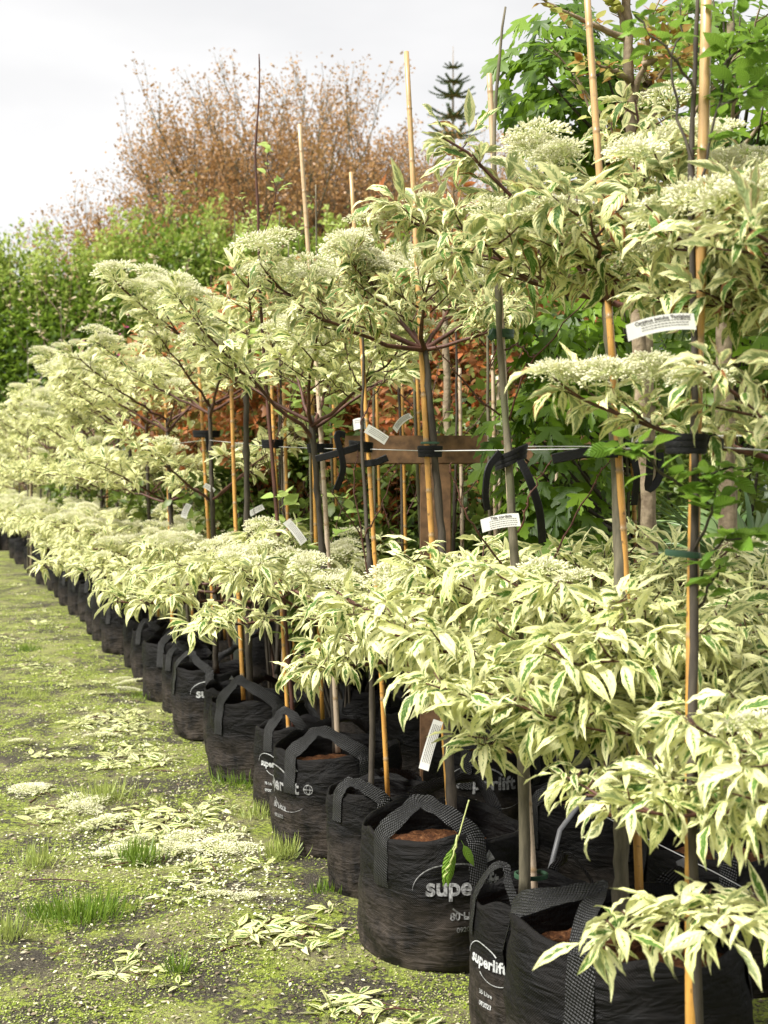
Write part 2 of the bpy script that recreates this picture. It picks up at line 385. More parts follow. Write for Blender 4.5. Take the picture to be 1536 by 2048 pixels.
def thing(name, label, cat, loc=(0, 0, 0), group=None, rz=0):
    o = bpy.data.objects.new(name, None); sc.collection.objects.link(o); o.location = tuple(loc); o.rotation_euler = (0, 0, rz); o.empty_display_size = .1
    return tag(o, label, cat, group)
def tag(o, label, cat, group=None, kind=None):
    if label: o['label'] = label
    if cat: o['category'] = cat
    if group: o['group'] = group
    if kind: o['kind'] = kind
    return o
def structure(o): o['kind'] = 'structure'; return o
def kids(o): return [c for c in bpy.data.objects if c.parent == o]
class Proto:                            # a thing remembered with its tree of children, for copying
    def __init__(s, root): s.root = root; s.ch = [(c, kids(c)) for c in kids(root)]
    def copy(s, loc, rz, label, sc_=1.0):
        r = s.root.copy(); sc.collection.objects.link(r); r.location = tuple(loc); r.rotation_euler = (0, 0, rz); r.scale = (sc_,)*3; r['label'] = label
        for c, gs in s.ch:
            k = c.copy(); sc.collection.objects.link(k); k.parent = r
            for g in gs:
                h = g.copy(); sc.collection.objects.link(h); h.parent = k
        return r
ORD = ['first', 'second', 'third', 'fourth', 'fifth', 'sixth', 'seventh', 'eighth', 'ninth', 'tenth', 'eleventh', 'twelfth', 'thirteenth', 'fourteenth', 'fifteenth', 'sixteenth', 'seventeenth', 'eighteenth', 'nineteenth', 'twentieth']

# ------------------------------------------------------------------ ground
def hgt(x, y):
    return .010*np.sin(x*2.1+.7*y)+.008*np.sin(y*3.3-x*1.7)+.004*np.sin(x*9+y*7)+.003*np.sin(y*17-x*11)
def axis(lo, hi, fine, far):
    a = list(np.arange(lo, hi, fine)); s = fine; q = hi
    while q < far: s *= 1.35; q += s; a.append(q)
    s = fine; q = lo
    while q > -far: s *= 1.35; q -= s; a.insert(0, q)
    return np.array(a)
gx, gy = axis(-5, 2.5, .06, 500), axis(1.5, 12, .06, 500)
X, Y = np.meshgrid(gx, gy); Z = hgt(X, Y)*np.clip(1-(np.abs(X)-6)/10, 0, 1)*np.clip(1-(Y-14)/14, 0, 1)
nx, ny = len(gx), len(gy); ii = (np.arange(ny-1)[:, None]*nx+np.arange(nx-1)[None])
go = link(bpy.data.objects.new('ground', mkmesh('ground', np.stack([X, Y, Z], -1).reshape(-1, 3), np.stack([ii, ii+1, ii+1+nx, ii+nx], -1).reshape(-1, 4), [M['ground']])))
structure(go)

# row geometry: the front row runs from near right to far left
ROWX = lambda y: 1.26-.375*y*1.0+.28      # approx centre line X of the front row at depth y
def rowx(y): return .532-.372*(y-2.7)

def rand_rn(n): return rs.rand(n, 3)

# moss and litter scatter
def scatter_ground():
    n = 190000
    # sample in view: pick depth with density ~ 1/d
    d = 2.75*np.exp(rs.rand(n)*math.log(14/2.75)); px = rs.rand(n)*1536*1.1-80
    x = (px-768)/FPX*d; y = d
    nz = np.sin(x*5+1.3*np.sin(y*3))+np.sin(y*6.1+1.7*np.sin(x*4.3))+.8*np.sin(x*13+y*9)+.8*rs.randn(n)*.8
    keep = (nz > -.2); x, y, d = x[keep], y[keep], d[keep]; n = len(x)
    P = np.stack([x, y, hgt(x, y)+.002], -1); az = rs.rand(n)*2*PI; el = rs.rand(n)*.9
    D = np.stack([np.cos(az)*np.cos(el), np.sin(az)*np.cos(el), np.sin(el)], -1)
    b = B(); L = (.002+.0010*d)*(.6+rs.rand(n)*1.1)
    leaves(b, P, D, np.tile([0, 0, 1.], (n, 1))+rs.randn(n, 3)*.2, L, L*.36, .6, .2, rand_rn(n), (0, .5, 1.0), 1)
    o = b.obj('moss', M['moss']); tag(o, 'yellow green moss and tiny weed leaves covering the ground', None, kind='stuff')
    o['category'] = 'moss'
    n = 14000
    d = 2.75*np.exp(rs.rand(n)*math.log(16/2.75)); px = rs.rand(n)*1536*1.1-80; x = (px-768)/FPX*d
    P = np.stack([x, d, hgt(x, d)+.004], -1); az = rs.rand(n)*2*PI; el = rs.rand(n)*.5
    D = np.stack([np.cos(az)*np.cos(el), np.sin(az)*np.cos(el), np.sin(el)], -1)
    b = B(); L = (.006+.002*d)*(.4+rs.rand(n)**2*1.4)
    leaves(b, P, D, np.tile([0, 0, 1.], (n, 1))+rs.randn(n, 3)*.2, L, L*.3, .5, .3, rand_rn(n), (0, .4, 1.0), 1)
    o = b.obj('leaf_litter', M['litter']); tag(o, 'brown and pale flecks of dead leaf litter strewn over the moss', 'litter', kind='stuff')
scatter_ground()
def petal_litter():
    P = []
    for cx, cy, sx, sy, n in ((420, 1700, 90, 30, 1500), (250, 1450, 110, 40, 900), (180, 1250, 90, 35, 900), (330, 1340, 60, 40, 500), (230, 1690, 140, 40, 800), (60, 1200, 60, 60, 500), (300, 1550, 160, 60, 900), (480, 1800, 80, 30, 500), (300, 1850, 300, 120, 500)):
        py = cy+rs.randn(n)*sy; px = cx+rs.randn(n)*sx; ok = py > 1085; d = CH*FPX/(py[ok]-970); P.append(np.stack([(px[ok]-768)/FPX*d, d, 0*d], -1))
    P = np.concatenate(P); P = P[P[:, 0] < .532-.372*(P[:, 1]-2.7)-.28]; P[:, 2] = hgt(P[:, 0], P[:, 1])+.006+rs.rand(len(P))*.01; n = len(P); az = rs.rand(n)*6.28; b = B()
    L = .010*(.4+1.2*rs.rand(n)); leaves(b, P, np.stack([np.cos(az), np.sin(az), rs.rand(n)-.3], -1), np.tile([0, 0, 1.], (n, 1))+rs.randn(n, 3)*.4, L, L*.33, .5, .3, rand_rn(n), (0, .5, 1.), 1)
    tag(b.obj('petal_litter', M['bud']), 'cream specks of fallen petals and buds sprinkled across the path', 'petals', kind='stuff')
petal_litter()

# ------------------------------------------------------------------ text
def text_geo(body, size, bold=0.0, shear=0):
    cu = bpy.data.curves.new('t', 'FONT'); cu.body = body; cu.size = size; cu.offset = bold; cu.align_x = 'CENTER'; cu.resolution_u = 4; cu.shear = shear
    o = bpy.data.objects.new('t', cu); sc.collection.objects.link(o)
    dg = bpy.context.evaluated_depsgraph_get(); me = o.evaluated_get(dg).to_mesh()
    V = np.array([tuple(v.co) for v in me.vertices]); F = [tuple(p.vertices) for p in me.polygons]
    o.evaluated_get(dg).to_mesh_clear(); bpy.data.objects.remove(o); bpy.data.curves.remove(cu)
    return V, F
def poly_obj(name, V, F, m, parent):
    me = bpy.data.meshes.new(name); me.from_pydata([tuple(v) for v in V], [], F); me.materials.append(m); me.update()
    return link(bpy.data.objects.new(name, me), parent)
def arc_strip(cx, cy, rx, ry, a0, a1, w0, w1, n=28):
    V = []; F = []
    for i in range(n+1):
        t = i/n; a = a0+(a1-a0)*t; w_ = w0+(w1-w0)*t
        c, s = math.cos(a), math.sin(a)
        V += [(cx+(rx-w_/2)*c, cy+(ry-w_/2)*s, 0), (cx+(rx+w_/2)*c, cy+(ry+w_/2)*s, 0)]
        if i: F.append((2*i-2, 2*i-1, 2*i+1, 2*i))
    return V, F

# ------------------------------------------------------------------ bags
BAGN = {}
def make_bag(X, Y, r, H, label, logo=None, off=0.0, hand=(0.9, 0.16, .05), seed=0, group='black grow bags of the front row', detail=1, dirty=1, webw=.048, name='grow_bag'):
    q = random.Random(seed*13+5); ph = [q.random()*6.28 for _ in range(10)]
    g0 = float(hgt(np.array(X), np.array(Y))) if Y < 14 else 0.0
    root = thing(name, label, 'grow bag', (X, Y, g0), group)
    def Rr(a, z):
        t = z/H
        wr = .35*(.012*np.sin(z*62+2.2*np.sin(a*2+ph[0])+ph[1])*np.sin(a*3+ph[2])+.010*np.sin(z*31+3*np.sin(a*2+ph[3])+a)*np.sin(a*5+ph[4]+z*9)+.006*np.sin(a*11+z*23+ph[7]))
        return r*(.97+.05*np.sin(PI*np.clip(t, 0, 1))**.7+.018*np.cos(4*a+ph[5])+.02*np.sin(3*a+ph[6]+4*t)+.014*np.sin(7*a+ph[7]+9*t))+wr*r/.25*(.9-.5*np.abs(t-.4))
    K = 72 if detail else 24; J = 26 if detail else 6
    a = np.arange(K+1)*2*PI/K; b = B()
    zt = H*(1+.028*np.sin(2*a+ph[8])+.02*np.sin(5*a+ph[9])+.012*np.sin(9*a+ph[1]))
    V = []; U = []
    for j in range(J+1):
        t = j/J; z = zt*t; rr = Rr(a, z); rr = np.where(t == 0, rr*.98, rr)
        V.append(np.stack([rr*np.cos(a), rr*np.sin(a), z], -1)); U.append(np.stack([a/6.28, np.full_like(a, t)], -1))
    for dr, dz in ((.006, 0), (.010, -.03), (.014, -.115)):
        rr = Rr(a, zt)-dr; V.append(np.stack([rr*np.cos(a), rr*np.sin(a), zt+dz], -1)); U.append(np.stack([a/6.28, np.full_like(a, 1.02)], -1))
    V = np.array(V); U = np.array(U); m = len(V); ii = np.arange(m-1)[:, None]*(K+1)+np.arange(K)[None]
    b.put(V, np.stack([ii, ii+1, ii+K+2, ii+K+1], -1).reshape(-1, 4), U)
    b.obj('body', M['bag'], root)
    # soil
    b = B(); Q = 10; V = []
    for j in range(Q+1):
        rr = (Rr(a, H)-.013)*j/Q
        V.append(np.stack([rr*np.cos(a), rr*np.sin(a), H-.10+.015*(1-(j/Q)**2)+.006*np.sin(a*5+j*2)+.006*np.sin(a*11+j*3.3)*(j > 0)], -1))
    V = np.array(V); ii = np.arange(Q)[:, None]*(K+1)+np.arange(K)[None]
    b.put(V, np.stack([ii, ii+1, ii+K+2, ii+K+1], -1).reshape(-1, 4))
    b.obj('soil', M['soil'], root)
    cf = math.atan2(-Y, -X)
    # handles
    if hand:
        for s in ((0, 1) if detail else (0,)):
            ca = cf+hand[0]*0+(hand[0] if s == 0 else hand[0]+PI); half = .62 if r > .2 else .5
            hh = hand[1]*(.8 if s == 0 else q.uniform(.4, .8)); inn = hand[2]+.03; flop = q.uniform(-1, 1)
            path = []; nor = []
            drop = .15 if r > .2 else .09
            for t in np.linspace(0, 1, 6): path.append((ca-half, H-drop*(1-t), .004)); nor.append(0)
            nA = 26
            for t in np.linspace(0, 1, nA)[1:-1]:
                sag = math.sin(PI*t)
                path.append((ca-half+2*half*(t+.05*math.sin(2*PI*t))+.16*flop*sag+.05*math.sin(9*t+ph[3])*sag, H+hh*sag**.75*(1+.10*math.sin(7*t+ph[4])), .004-inn*sag*(1+flop))); nor.append(sag)
            for t in np.linspace(0, 1, 6): path.append((ca+half, H-drop*t, .004)); nor.append(0)
            P = []; Nn = []
            for (aa, z, o_), s_ in zip(path, nor):
                rr = float(Rr(np.array(aa), np.array(min(z, H))))+o_
                P.append((rr*math.cos(aa), rr*math.sin(aa), z)); Nn.append((math.cos(aa), math.sin(aa), .9*s_))
            P = np.array(P); Nn = unit(Nn); T = unit(np.gradient(P, axis=0)); Wv = unit(np.cross(T, Nn)); N2 = np.cross(Wv, T)
            hw = webw/2*(1-.25*np.array(nor)+.12*np.sin(np.arange(len(P))*1.1)*np.array(nor)); b = B(); n = len(P); prof_ = [(-1, 0), (-.5, .0020), (0, .0015), (.5, .0020), (1, 0), (.5, -.0005), (0, -.001), (-.5, -.0005)]
            roll = .35*np.array(nor)
            V = np.stack([P+Wv*(hw*u)[:, None]+N2*(w_+roll*hw*u*u)[:, None] for u, w_ in prof_], 1)
            al = np.concatenate([[0], np.cumsum(np.linalg.norm(np.diff(P, axis=0), axis=1))])
            U = np.stack([np.stack([np.full(n, u*webw/2), al], -1) for u, _ in prof_], 1)
            kk = len(prof_); i = np.arange(n-1)[:, None]*kk+np.arange(kk)[None]; j = np.arange(n-1)[:, None]*kk+(np.arange(kk)[None]+1) % kk
            b.put(V, np.stack([i, j, j+kk, i+kk], -1).reshape(-1, 4), U); sharp(b.obj('handle', M['web'], root), 25)
    if logo:
        kind, strong = logo; mt = M['print'] if strong else M['print_worn']; ca = cf+off
        def wrap(V, zc, lift=.0035):
            out = []
            for v in V:
                aa = ca+v[0]/r; z = zc+v[1]; rr = float(Rr(np.array(aa), np.array(z)))+lift
                out.append((rr*math.cos(aa), rr*math.sin(aa), z))
            return out
        k = r/.25
        tw = .23 if kind == '80' else .128; zc = H*.62 if kind == '80' else H*.58
        V, F = text_geo('superlift', .06, .0018); k_ = tw/(V[:, 0].max()-V[:, 0].min()); V = V*k_
        poly_obj('wordmark', wrap(V, zc), F, mt, root)
        V1, F1 = arc_strip(-.02*tw/.13, .012, .5*tw, .34*tw, PI*1.0, PI*.18, .001, .030*tw)
        poly_obj('swoosh', wrap(V1, zc), F1, mt, root)
        V2, F2 = arc_strip(.03*tw/.13, .012, .5*tw, .38*tw, -PI*.80, -PI*.25, .022*tw, .001)
        poly_obj('swoosh', wrap(V2, zc), F2, mt, root)
        if kind == '80':
            V3, F3 = arc_strip(.155, .022, .018, .018, 0, 2*PI, .0035, .0035); V4, F4 = arc_strip(.155, .022, .0005, .016, 0, 2*PI, .001, .001)
            V5, F5 = arc_strip(.155, .022, .008, .0165, 0, 2*PI, .0022, .0022)
            poly_obj('emblem_ring', wrap(V3, zc), F3, mt, root); poly_obj('emblem_globe', wrap(V5, zc), F5, mt, root)
            poly_obj('emblem_bar', wrap([(.135, .020, 0), (.175, .020, 0), (.175, .024, 0), (.135, .024, 0)], zc, .0042), [(0, 1, 2, 3)], mt, root)
            poly_obj('arrow_head', wrap([(.105, .085, 0), (.085, .115, 0), (.055, .075, 0)], zc), [(0, 2, 1)], mt, root)
            V, F = text_geo('80 Litre', .03, .0006); poly_obj('volume_print', wrap(V, H*.43), F, M['print_worn'], root)
            V, F = text_geo('092023', .02, .0004); poly_obj('date_print', wrap(V, H*.34), F, M['print_worn'], root)
        else:
            V, F = text_geo('35 Litre', .016, .0003); V = V-np.array([.008, 0, 0]); poly_obj('volume_print', wrap(V, H*.37), F, mt, root)
            V, F = text_geo('092023', .016, .0003); V = V-np.array([.008, 0, 0]); poly_obj('date_print', wrap(V, H*.29), F, mt, root)
    return root

g1 = 'black grow bags of the front row'
make_bag(.55, 2.70, .262, .43, 'nearest large black grow bag with wide woven handles around a bamboo stake', None, 0, (-1.0, .10, .06), 3, webw=.065)
make_bag(.393, 3.10, .168, .36, 'small black grow bag with bright superlift print and 35 Litre lettering', ('35', True), -.77, (-.75, .125, .0), 4, webw=.026)
make_bag(.18, 3.70, .25, .385, 'large black grow bag with worn superlift print and tall woven handle peak', ('80', False), .28, (-.18, .13, .05), 5, webw=.06)
make_bag(-.02, 4.20, .178, .35, 'plain small black grow bag wedged between two large printed ones', None, 0, (-.4, .06, .02), 6)
make_bag(-.19, 4.75, .25, .39, 'large black grow bag with orange soil and half a worn logo at left', ('80', False), -1.05, (-.15, .10, .05), 7, webw=.06)
make_bag(-.40, 5.25, .165, .37, 'narrow black grow bag with superlift print behind the third large bag', ('35', True), -.62, (-.2, .10, .02), 8)
make_bag(-.60, 5.83, .25, .385, 'large dusty black grow bag with a tall looped handle and no print', None, 0, (-.3, .13, .05), 9, webw=.06)
make_bag(-.98, 6.85, .225, .385, 'black grow bag with the word super readable on its right side', ('80', True), .10, (-.7, .10, .02), 10)
make_bag(-.80, 6.35, .15, .36, 'slim black grow bag squeezed behind the tall looped handle', None, 0, None, 11)
make_bag(-1.22, 7.45, .16, .36, 'slim plain black grow bag beyond the one reading super', None, 0, (-.3, .08, .02), 12)
make_bag(-1.36, 8.0, .25, .39, 'wide plain black grow bag topped by folded black handles', None, 0, (.1, .14, .02), 13)
make_bag(-1.66, 8.7, .17, .36, 'narrow black grow bag next beyond the wide one with folded handles', None, 0, (-.3, .10, .02), 14)
make_bag(-1.84, 9.3, .18, .37, 'narrow black grow bag with a faint small print mark', ('35', False), 0, None, 15)
far_bags = [(-2.18, 10.2, .22), (-2.45, 10.9, .2), (-2.62, 11.5, .23), (-2.95, 12.4, .2), (-3.25, 13.2, .22), (-3.6, 14.1, .22), (-3.95, 15.1, .2), (-4.3, 16.1, .22), (-4.75, 17.2, .24), (-5.2, 18.5, .24), (-5.75, 20, .25), (-6.4, 21.6, .25), (-7.0, 23.2, .25)]
for i, (x, y, r) in enumerate(far_bags):
    make_bag(x, y, r, .40, f'{ORD[i]} of the distant black grow bags counted after the one with faint print', None, 0, (-.2, .12, .02) if i < 6 else None, 20+i, detail=1 if i < 4 else 0)
for i in range(7):
    make_bag(-8.75+i*.62, 26+.2*(i % 2), .29, .62, f'{ORD[i]} tall black container from the left in the cross row at the far end', None, 0, None, 40+i, detail=0, group='containers of the far cross row', name='plant_container')
# second row, seen between trunks
row2 = [(1.02, 3.55, .25), (.72, 4.05, .25), (.98, 4.55, .25), (.42, 4.9, .25), (.20, 5.6, .22), (-.02, 6.3, .25), (-.35, 7.2, .25), (.85, 5.3, .25), (1.28, 3.0, .22), (1.45, 4.1, .25), (.55, 5.9, .25), (.15, 7.0, .25), (-.7, 8.3, .25), (-1.1, 9.5, .25)]
desc2 = ['large black grow bag at the right edge behind the nearest bag', 'large black grow bag behind the small bag reading 35 Litre', 'black grow bag right of the thick rough trunk in the second row', 'black grow bag with a faint print behind the plain small bag', 'black grow bag behind the third large front bag', 'second row black grow bag in line with the narrow printed bag', 'second row black grow bag beyond the looped handle bag', 'third row black grow bag under the palm fronds', 'black grow bag cut off by the right edge beside a grey pipe', 'back row black grow bag at the far right edge', 'back row black grow bag under the red leaved shrubs', 'back row black grow bag behind the brown timber post', 'far second row black grow bag near the galvanised post', 'farthest black grow bag of the second row']
for i, (x, y, r) in enumerate(row2):
    make_bag(x, y, r, .39, desc2[i], ('80', False) if i in (3,) else None, .0, (-.6+.3*(i % 4), .13, .02), 60+i, group='black grow bags of the rows behind')

# ------------------------------------------------------------------ bamboo stakes
def stake(a, e, r, label, mt='bamboo', seed=0, both=None):
    q = random.Random(seed); a = np.array(a); e = np.array(e); L = np.linalg.norm(e-a); t = 0; pts = []; rad = []; uv = []
    bow = np.array([q.uniform(-.012, .012), q.uniform(-.01, .01), 0])
    def P(t): return a+(e-a)*t/L+bow*math.sin(PI*t/L*1.3)
    seg = q.uniform(.13, .2)
    def put(t, k, u): pts.append(P(t)); rad.append(r*k*(1-.16*t/L)); uv.append(u)
    put(0, 1, 0); t = q.uniform(.05, .15)
    while t < L-.03:
        put(t-.010, 1, 0); put(t-.004, 1.0, .6); put(t, 1.16, .9); put(t+.003, .97, 1); put(t+.012, 1, 0); t += seg*q.uniform(.85, 1.25)
    put(L-.001, 1, 0); put(L, .8, 1)
    b = B(); tube(b, pts, rad, 12, 0, uv)
    o = b.obj('bamboo_stake', M[mt], None, True, a); o.location = tuple(a)
    tag(o, label, 'stake', 'bamboo stakes holding the trees'); return o
S = 1.0
stake((.575, 2.20, .10), W(1405, -40, 2.35), .0125, 'thick golden bamboo stake crossing the picture beside a thin black stem', 'bamboo', 1)
stake(W(1281, 1840, 2.86), W(1178, -40, 3.15), .0105, 'bamboo stake of the nearest variegated tree, weathered grey towards its top', 'bamboo', 2)
stake(W(1072, 1825, 3.12), W(975, 148, 3.35), .0095, 'weathered grey bamboo stake with a green tape band and a cut top', 'bamboo_pale', 3)
stake(W(900, 1640, 3.85), W(810, 102, 4.15), .0105, 'golden bamboo stake against the brown rail, its broken top above the foliage', 'bamboo', 4)
stake(W(776, 1600, 4.25), W(703, 345, 4.5), .009, 'orange bamboo stake rising from the plain small bag, white tag on it', 'bamboo', 5)
stake(W(676, 1505, 4.8), W(602, 250, 5.1), .0105, 'slender bamboo stake of the third variegated tree with pale top in the hedge', 'bamboo_pale', 6)
stake(W(578, 1480, 5.3), W(530, 480, 5.5), .009, 'bamboo stake rising from the narrow bag with superlift print', 'bamboo', 7)
stake(W(487, 1400, 5.85), W(455, 570, 6.2), .011, 'golden bamboo stake in the dusty bag with the tall looped handle', 'bamboo', 8)
stake(W(433, 1330, 6.9), W(395, 690, 7.2), .011, 'bamboo stake bound by the black tie under the fifth variegated tree', 'bamboo', 9)
stake(W(345, 1260, 8.0), W(330, 770, 8.3), .012, 'bamboo stake in the wide bag with folded handles', 'bamboo', 10)

# black trunk beside the thick stake etc. handled with trees below
def tie(name_label, c, r, tilt=0, tails=(), w_=.013, turns=3, az=0, mt='rubber'):
    c = np.array(c); root = thing('tree_tie', name_label, 'tree tie', c, 'black rubber ties on the stakes' if mt == 'rubber' else 'green tape bands')
    b = B(); n = 28
    for k in range(turns):
        a = np.arange(n+1)*2*PI/n; rr = r*(1+.04*k); z0 = (k-(turns-1)/2)*w_*.95
        V = []; 
        for dr, dz in ((0, -.5), (.0028, -.46), (.0034, 0), (.0028, .46), (0, .5), (-.002, 0)):
            V.append(np.stack([(rr+dr)*np.cos(a)*1.35, (rr+dr)*np.sin(a), z0+dz*w_+tilt*(rr)*np.cos(a)*1.35+.0*a], -1))
        V = np.array(V).transpose(1, 0, 2); i = np.arange(n)[:, None]*6+np.arange(6)[None]; j = np.arange(n)[:, None]*6+(np.arange(6)[None]+1) % 6
        b.put(V, np.stack([i, j, j+6, i+6], -1).reshape(-1, 4))
    sharp(b.obj('band', M[mt], root))
    for tl in tails:
        p = [np.array(W(*q))-c for q in tl[0]]; wd = tl[1]
        pp = np.array(p); m = len(pp); ts = np.linspace(0, m-1, 16); P = np.stack([np.interp(ts, np.arange(m), pp[:, k]) for k in range(3)], -1)
        for _ in range(3): P[1:-1] = (P[:-2]+2*P[1:-1]+P[2:])/4
        T = unit(np.gradient(P, axis=0)); Nn = np.tile(unit(np.array([.35, -1, .1])), (16, 1)); Wv = unit(np.cross(T, Nn)); N2 = np.cross(Wv, T)
        b = B(); prof_ = [(-1, 0), (-.8, .003), (.8, .003), (1, 0), (.8, -.002), (-.8, -.002)]
        V = np.stack([P+Wv*(wd/2*u)+N2*z for u, z in prof_], 1); i = np.arange(15)[:, None]*6+np.arange(6)[None]; j = np.arange(15)[:, None]*6+(np.arange(6)[None]+1) % 6
        b.put(V, np.stack([i, j, j+6, i+6], -1).reshape(-1, 4)); sharp(b.obj('strap_tail', M[mt], root), 25)
    return root
tie('black strap wrapped round the nearest grey trunk and its bamboo stake', W(1240, 897, 3.0), .032, 0, [([(1236, 905, 2.97), (1170, 905, 2.98), (1105, 918, 3.0)], .026), ([(1265, 905, 2.98), (1275, 950, 2.98), (1268, 1010, 3.0)], .02), ([(1300, 900, 2.99), (1300, 950, 3.0), (1292, 985, 3.0), (1322, 960, 3.02), (1320, 905, 3.02)], .022)])
tie('black strap around the thick golden stake near the right edge', W(1372, 888, 2.27), .026, 0, [([(1395, 885, 2.25), (1430, 880, 2.27), (1445, 888, 2.3)], .022), ([(1350, 888, 2.25), (1300, 890, 2.6), (1262, 893, 2.9)], .02)])
tie('tilted black strap with two long curved tails on the weathered stake', W(1022, 915, 3.18), .028, .45, [([(1000, 905, 3.15), (975, 935, 3.12), (970, 990, 3.12), (975, 1020, 3.13)], .02), ([(1040, 920, 3.15), (1060, 960, 3.13), (1080, 1020, 3.14), (1085, 1085, 3.17)], .024)])
tie('black band on the golden stake in front of the brown rail', W(860, 903, 3.97), .026, 0)
tie('black band with splayed loose tails on the orange stake beside white tags', W(722, 893, 4.36), .028, -.1, [([(720, 893, 4.33), (680, 905, 4.3), (632, 918, 4.32)], .026), ([(690, 870, 4.32), (670, 865, 4.3), (690, 935, 4.3), (672, 980, 4.31)], .024), ([(725, 928, 4.35), (752, 925, 4.33), (775, 915, 4.33)], .026)])
tie('neat black band round trunk and stake of the third variegated tree', W(640, 897, 4.93), .035, 0)
tie('black band on the stake between the third and fourth variegated trees', W(545, 888, 5.4), .032, 0)
tie('wide black tie below the fork of the fifth variegated tree', W(413, 868, 7.0), .055, 0, [([(415, 872, 6.92), (417, 890, 6.92), (418, 905, 6.92)], .03)], .02, 2)
tie('green tape band high on the weathered grey stake', W(1003, 668, 3.26), .022, 0, [([(990, 660, 3.24), (985, 672, 3.22), (978, 678, 3.22)], .018)], .012, 2, 0, 'tape')
tie('green tape band low on the thick golden stake', W(1366, 1108, 2.25), .022, -.1, [], .012, 1, 0, 'tape')
tie('green tape band at the foot of the smooth trunk in the 35 Litre bag', W(1062, 1750, 3.12), .030, 0, [], .012, 1, 0, 'tape')
tie('green tape band beside the black strap on the golden stake', W(860, 886, 3.97), .02, 0, [], .008, 1, 0, 'tape')

# wires
def wire(pts, r, label, m='wire', name='support_wire', cat='wire'):
    b = B(); tube(b, pts, r, 6); o = b.obj(name, M[m]); tag(o, label, cat); return o
wpts = [W(1700, 912, 2.0), W(1400, 892, 2.4), W(1240, 897, 2.98), W(1022, 900, 3.2), W(860, 902, 4.0), W(722, 898, 4.4), W(640, 897, 4.95), W(545, 893, 5.45), W(413, 880, 7.0), W(200, 905, 12), W(60, 930, 22)]
wire(wpts, .0016, 'thin steel wire strung along the row through the black ties')
wire([W(1700, 870, 2.1), W(1430, 872, 2.5), W(1255, 893, 3.1), W(1050, 893, 3.4)], .0016, 'upper steel wire joining the black straps at the right')

# ------------------------------------------------------------------ variegated trees
def make_head(seed, Rr=.055, nb=150):
    q = np.random.RandomState(seed); b = B()
    nh = 8; hubs = []
    tube(b, [(0, 0, -.055), (.002, 0, -.02), (0, 0, 0)], [.0016, .0014, .0012], 4, 1)
    for i in range(nh):
        a = i*2.4+q.rand(); rr = Rr*.55*math.sqrt((i+.5)/nh); h = np.array([rr*math.cos(a), rr*math.sin(a), .012+.012*q.rand()-.1*rr]); hubs.append(h)
        tube(b, [(0, 0, -.008), h*np.array([.5, .5, .4]), h], [.0011, .0009, .0008], 3, 1)
    hubs = np.array(hubs)
    for i in range(nb):
        a = i*2.39996; rr = Rr*math.sqrt((i+.5)/nb)*(1+.1*q.randn()); p = np.array([rr*math.cos(a), rr*math.sin(a), 0.03-rr*rr*4.2+.004*q.randn()])
        h = hubs[np.argmin(np.linalg.norm(hubs-p, axis=1))]; d = unit(p-h+np.array([0, 0, .008])); L = .0088*(.75+.5*q.rand())
        rn = [q.rand(), q.rand(), 0]
        if i % 2 == 0: tube(b, [h, p], [.0006, .0005], 3, 1)
        tube(b, [p, p+d*L*.45, p+d*L], [.0009, .0026, .0006], 4, 0, None, False, rn)
    return b.mesh('flower_head', [M['bud'], M['stalk']])
HEADS = [make_head(s, .062+.010*(s % 3), 230+30*(s % 2)) for s in range(3)]

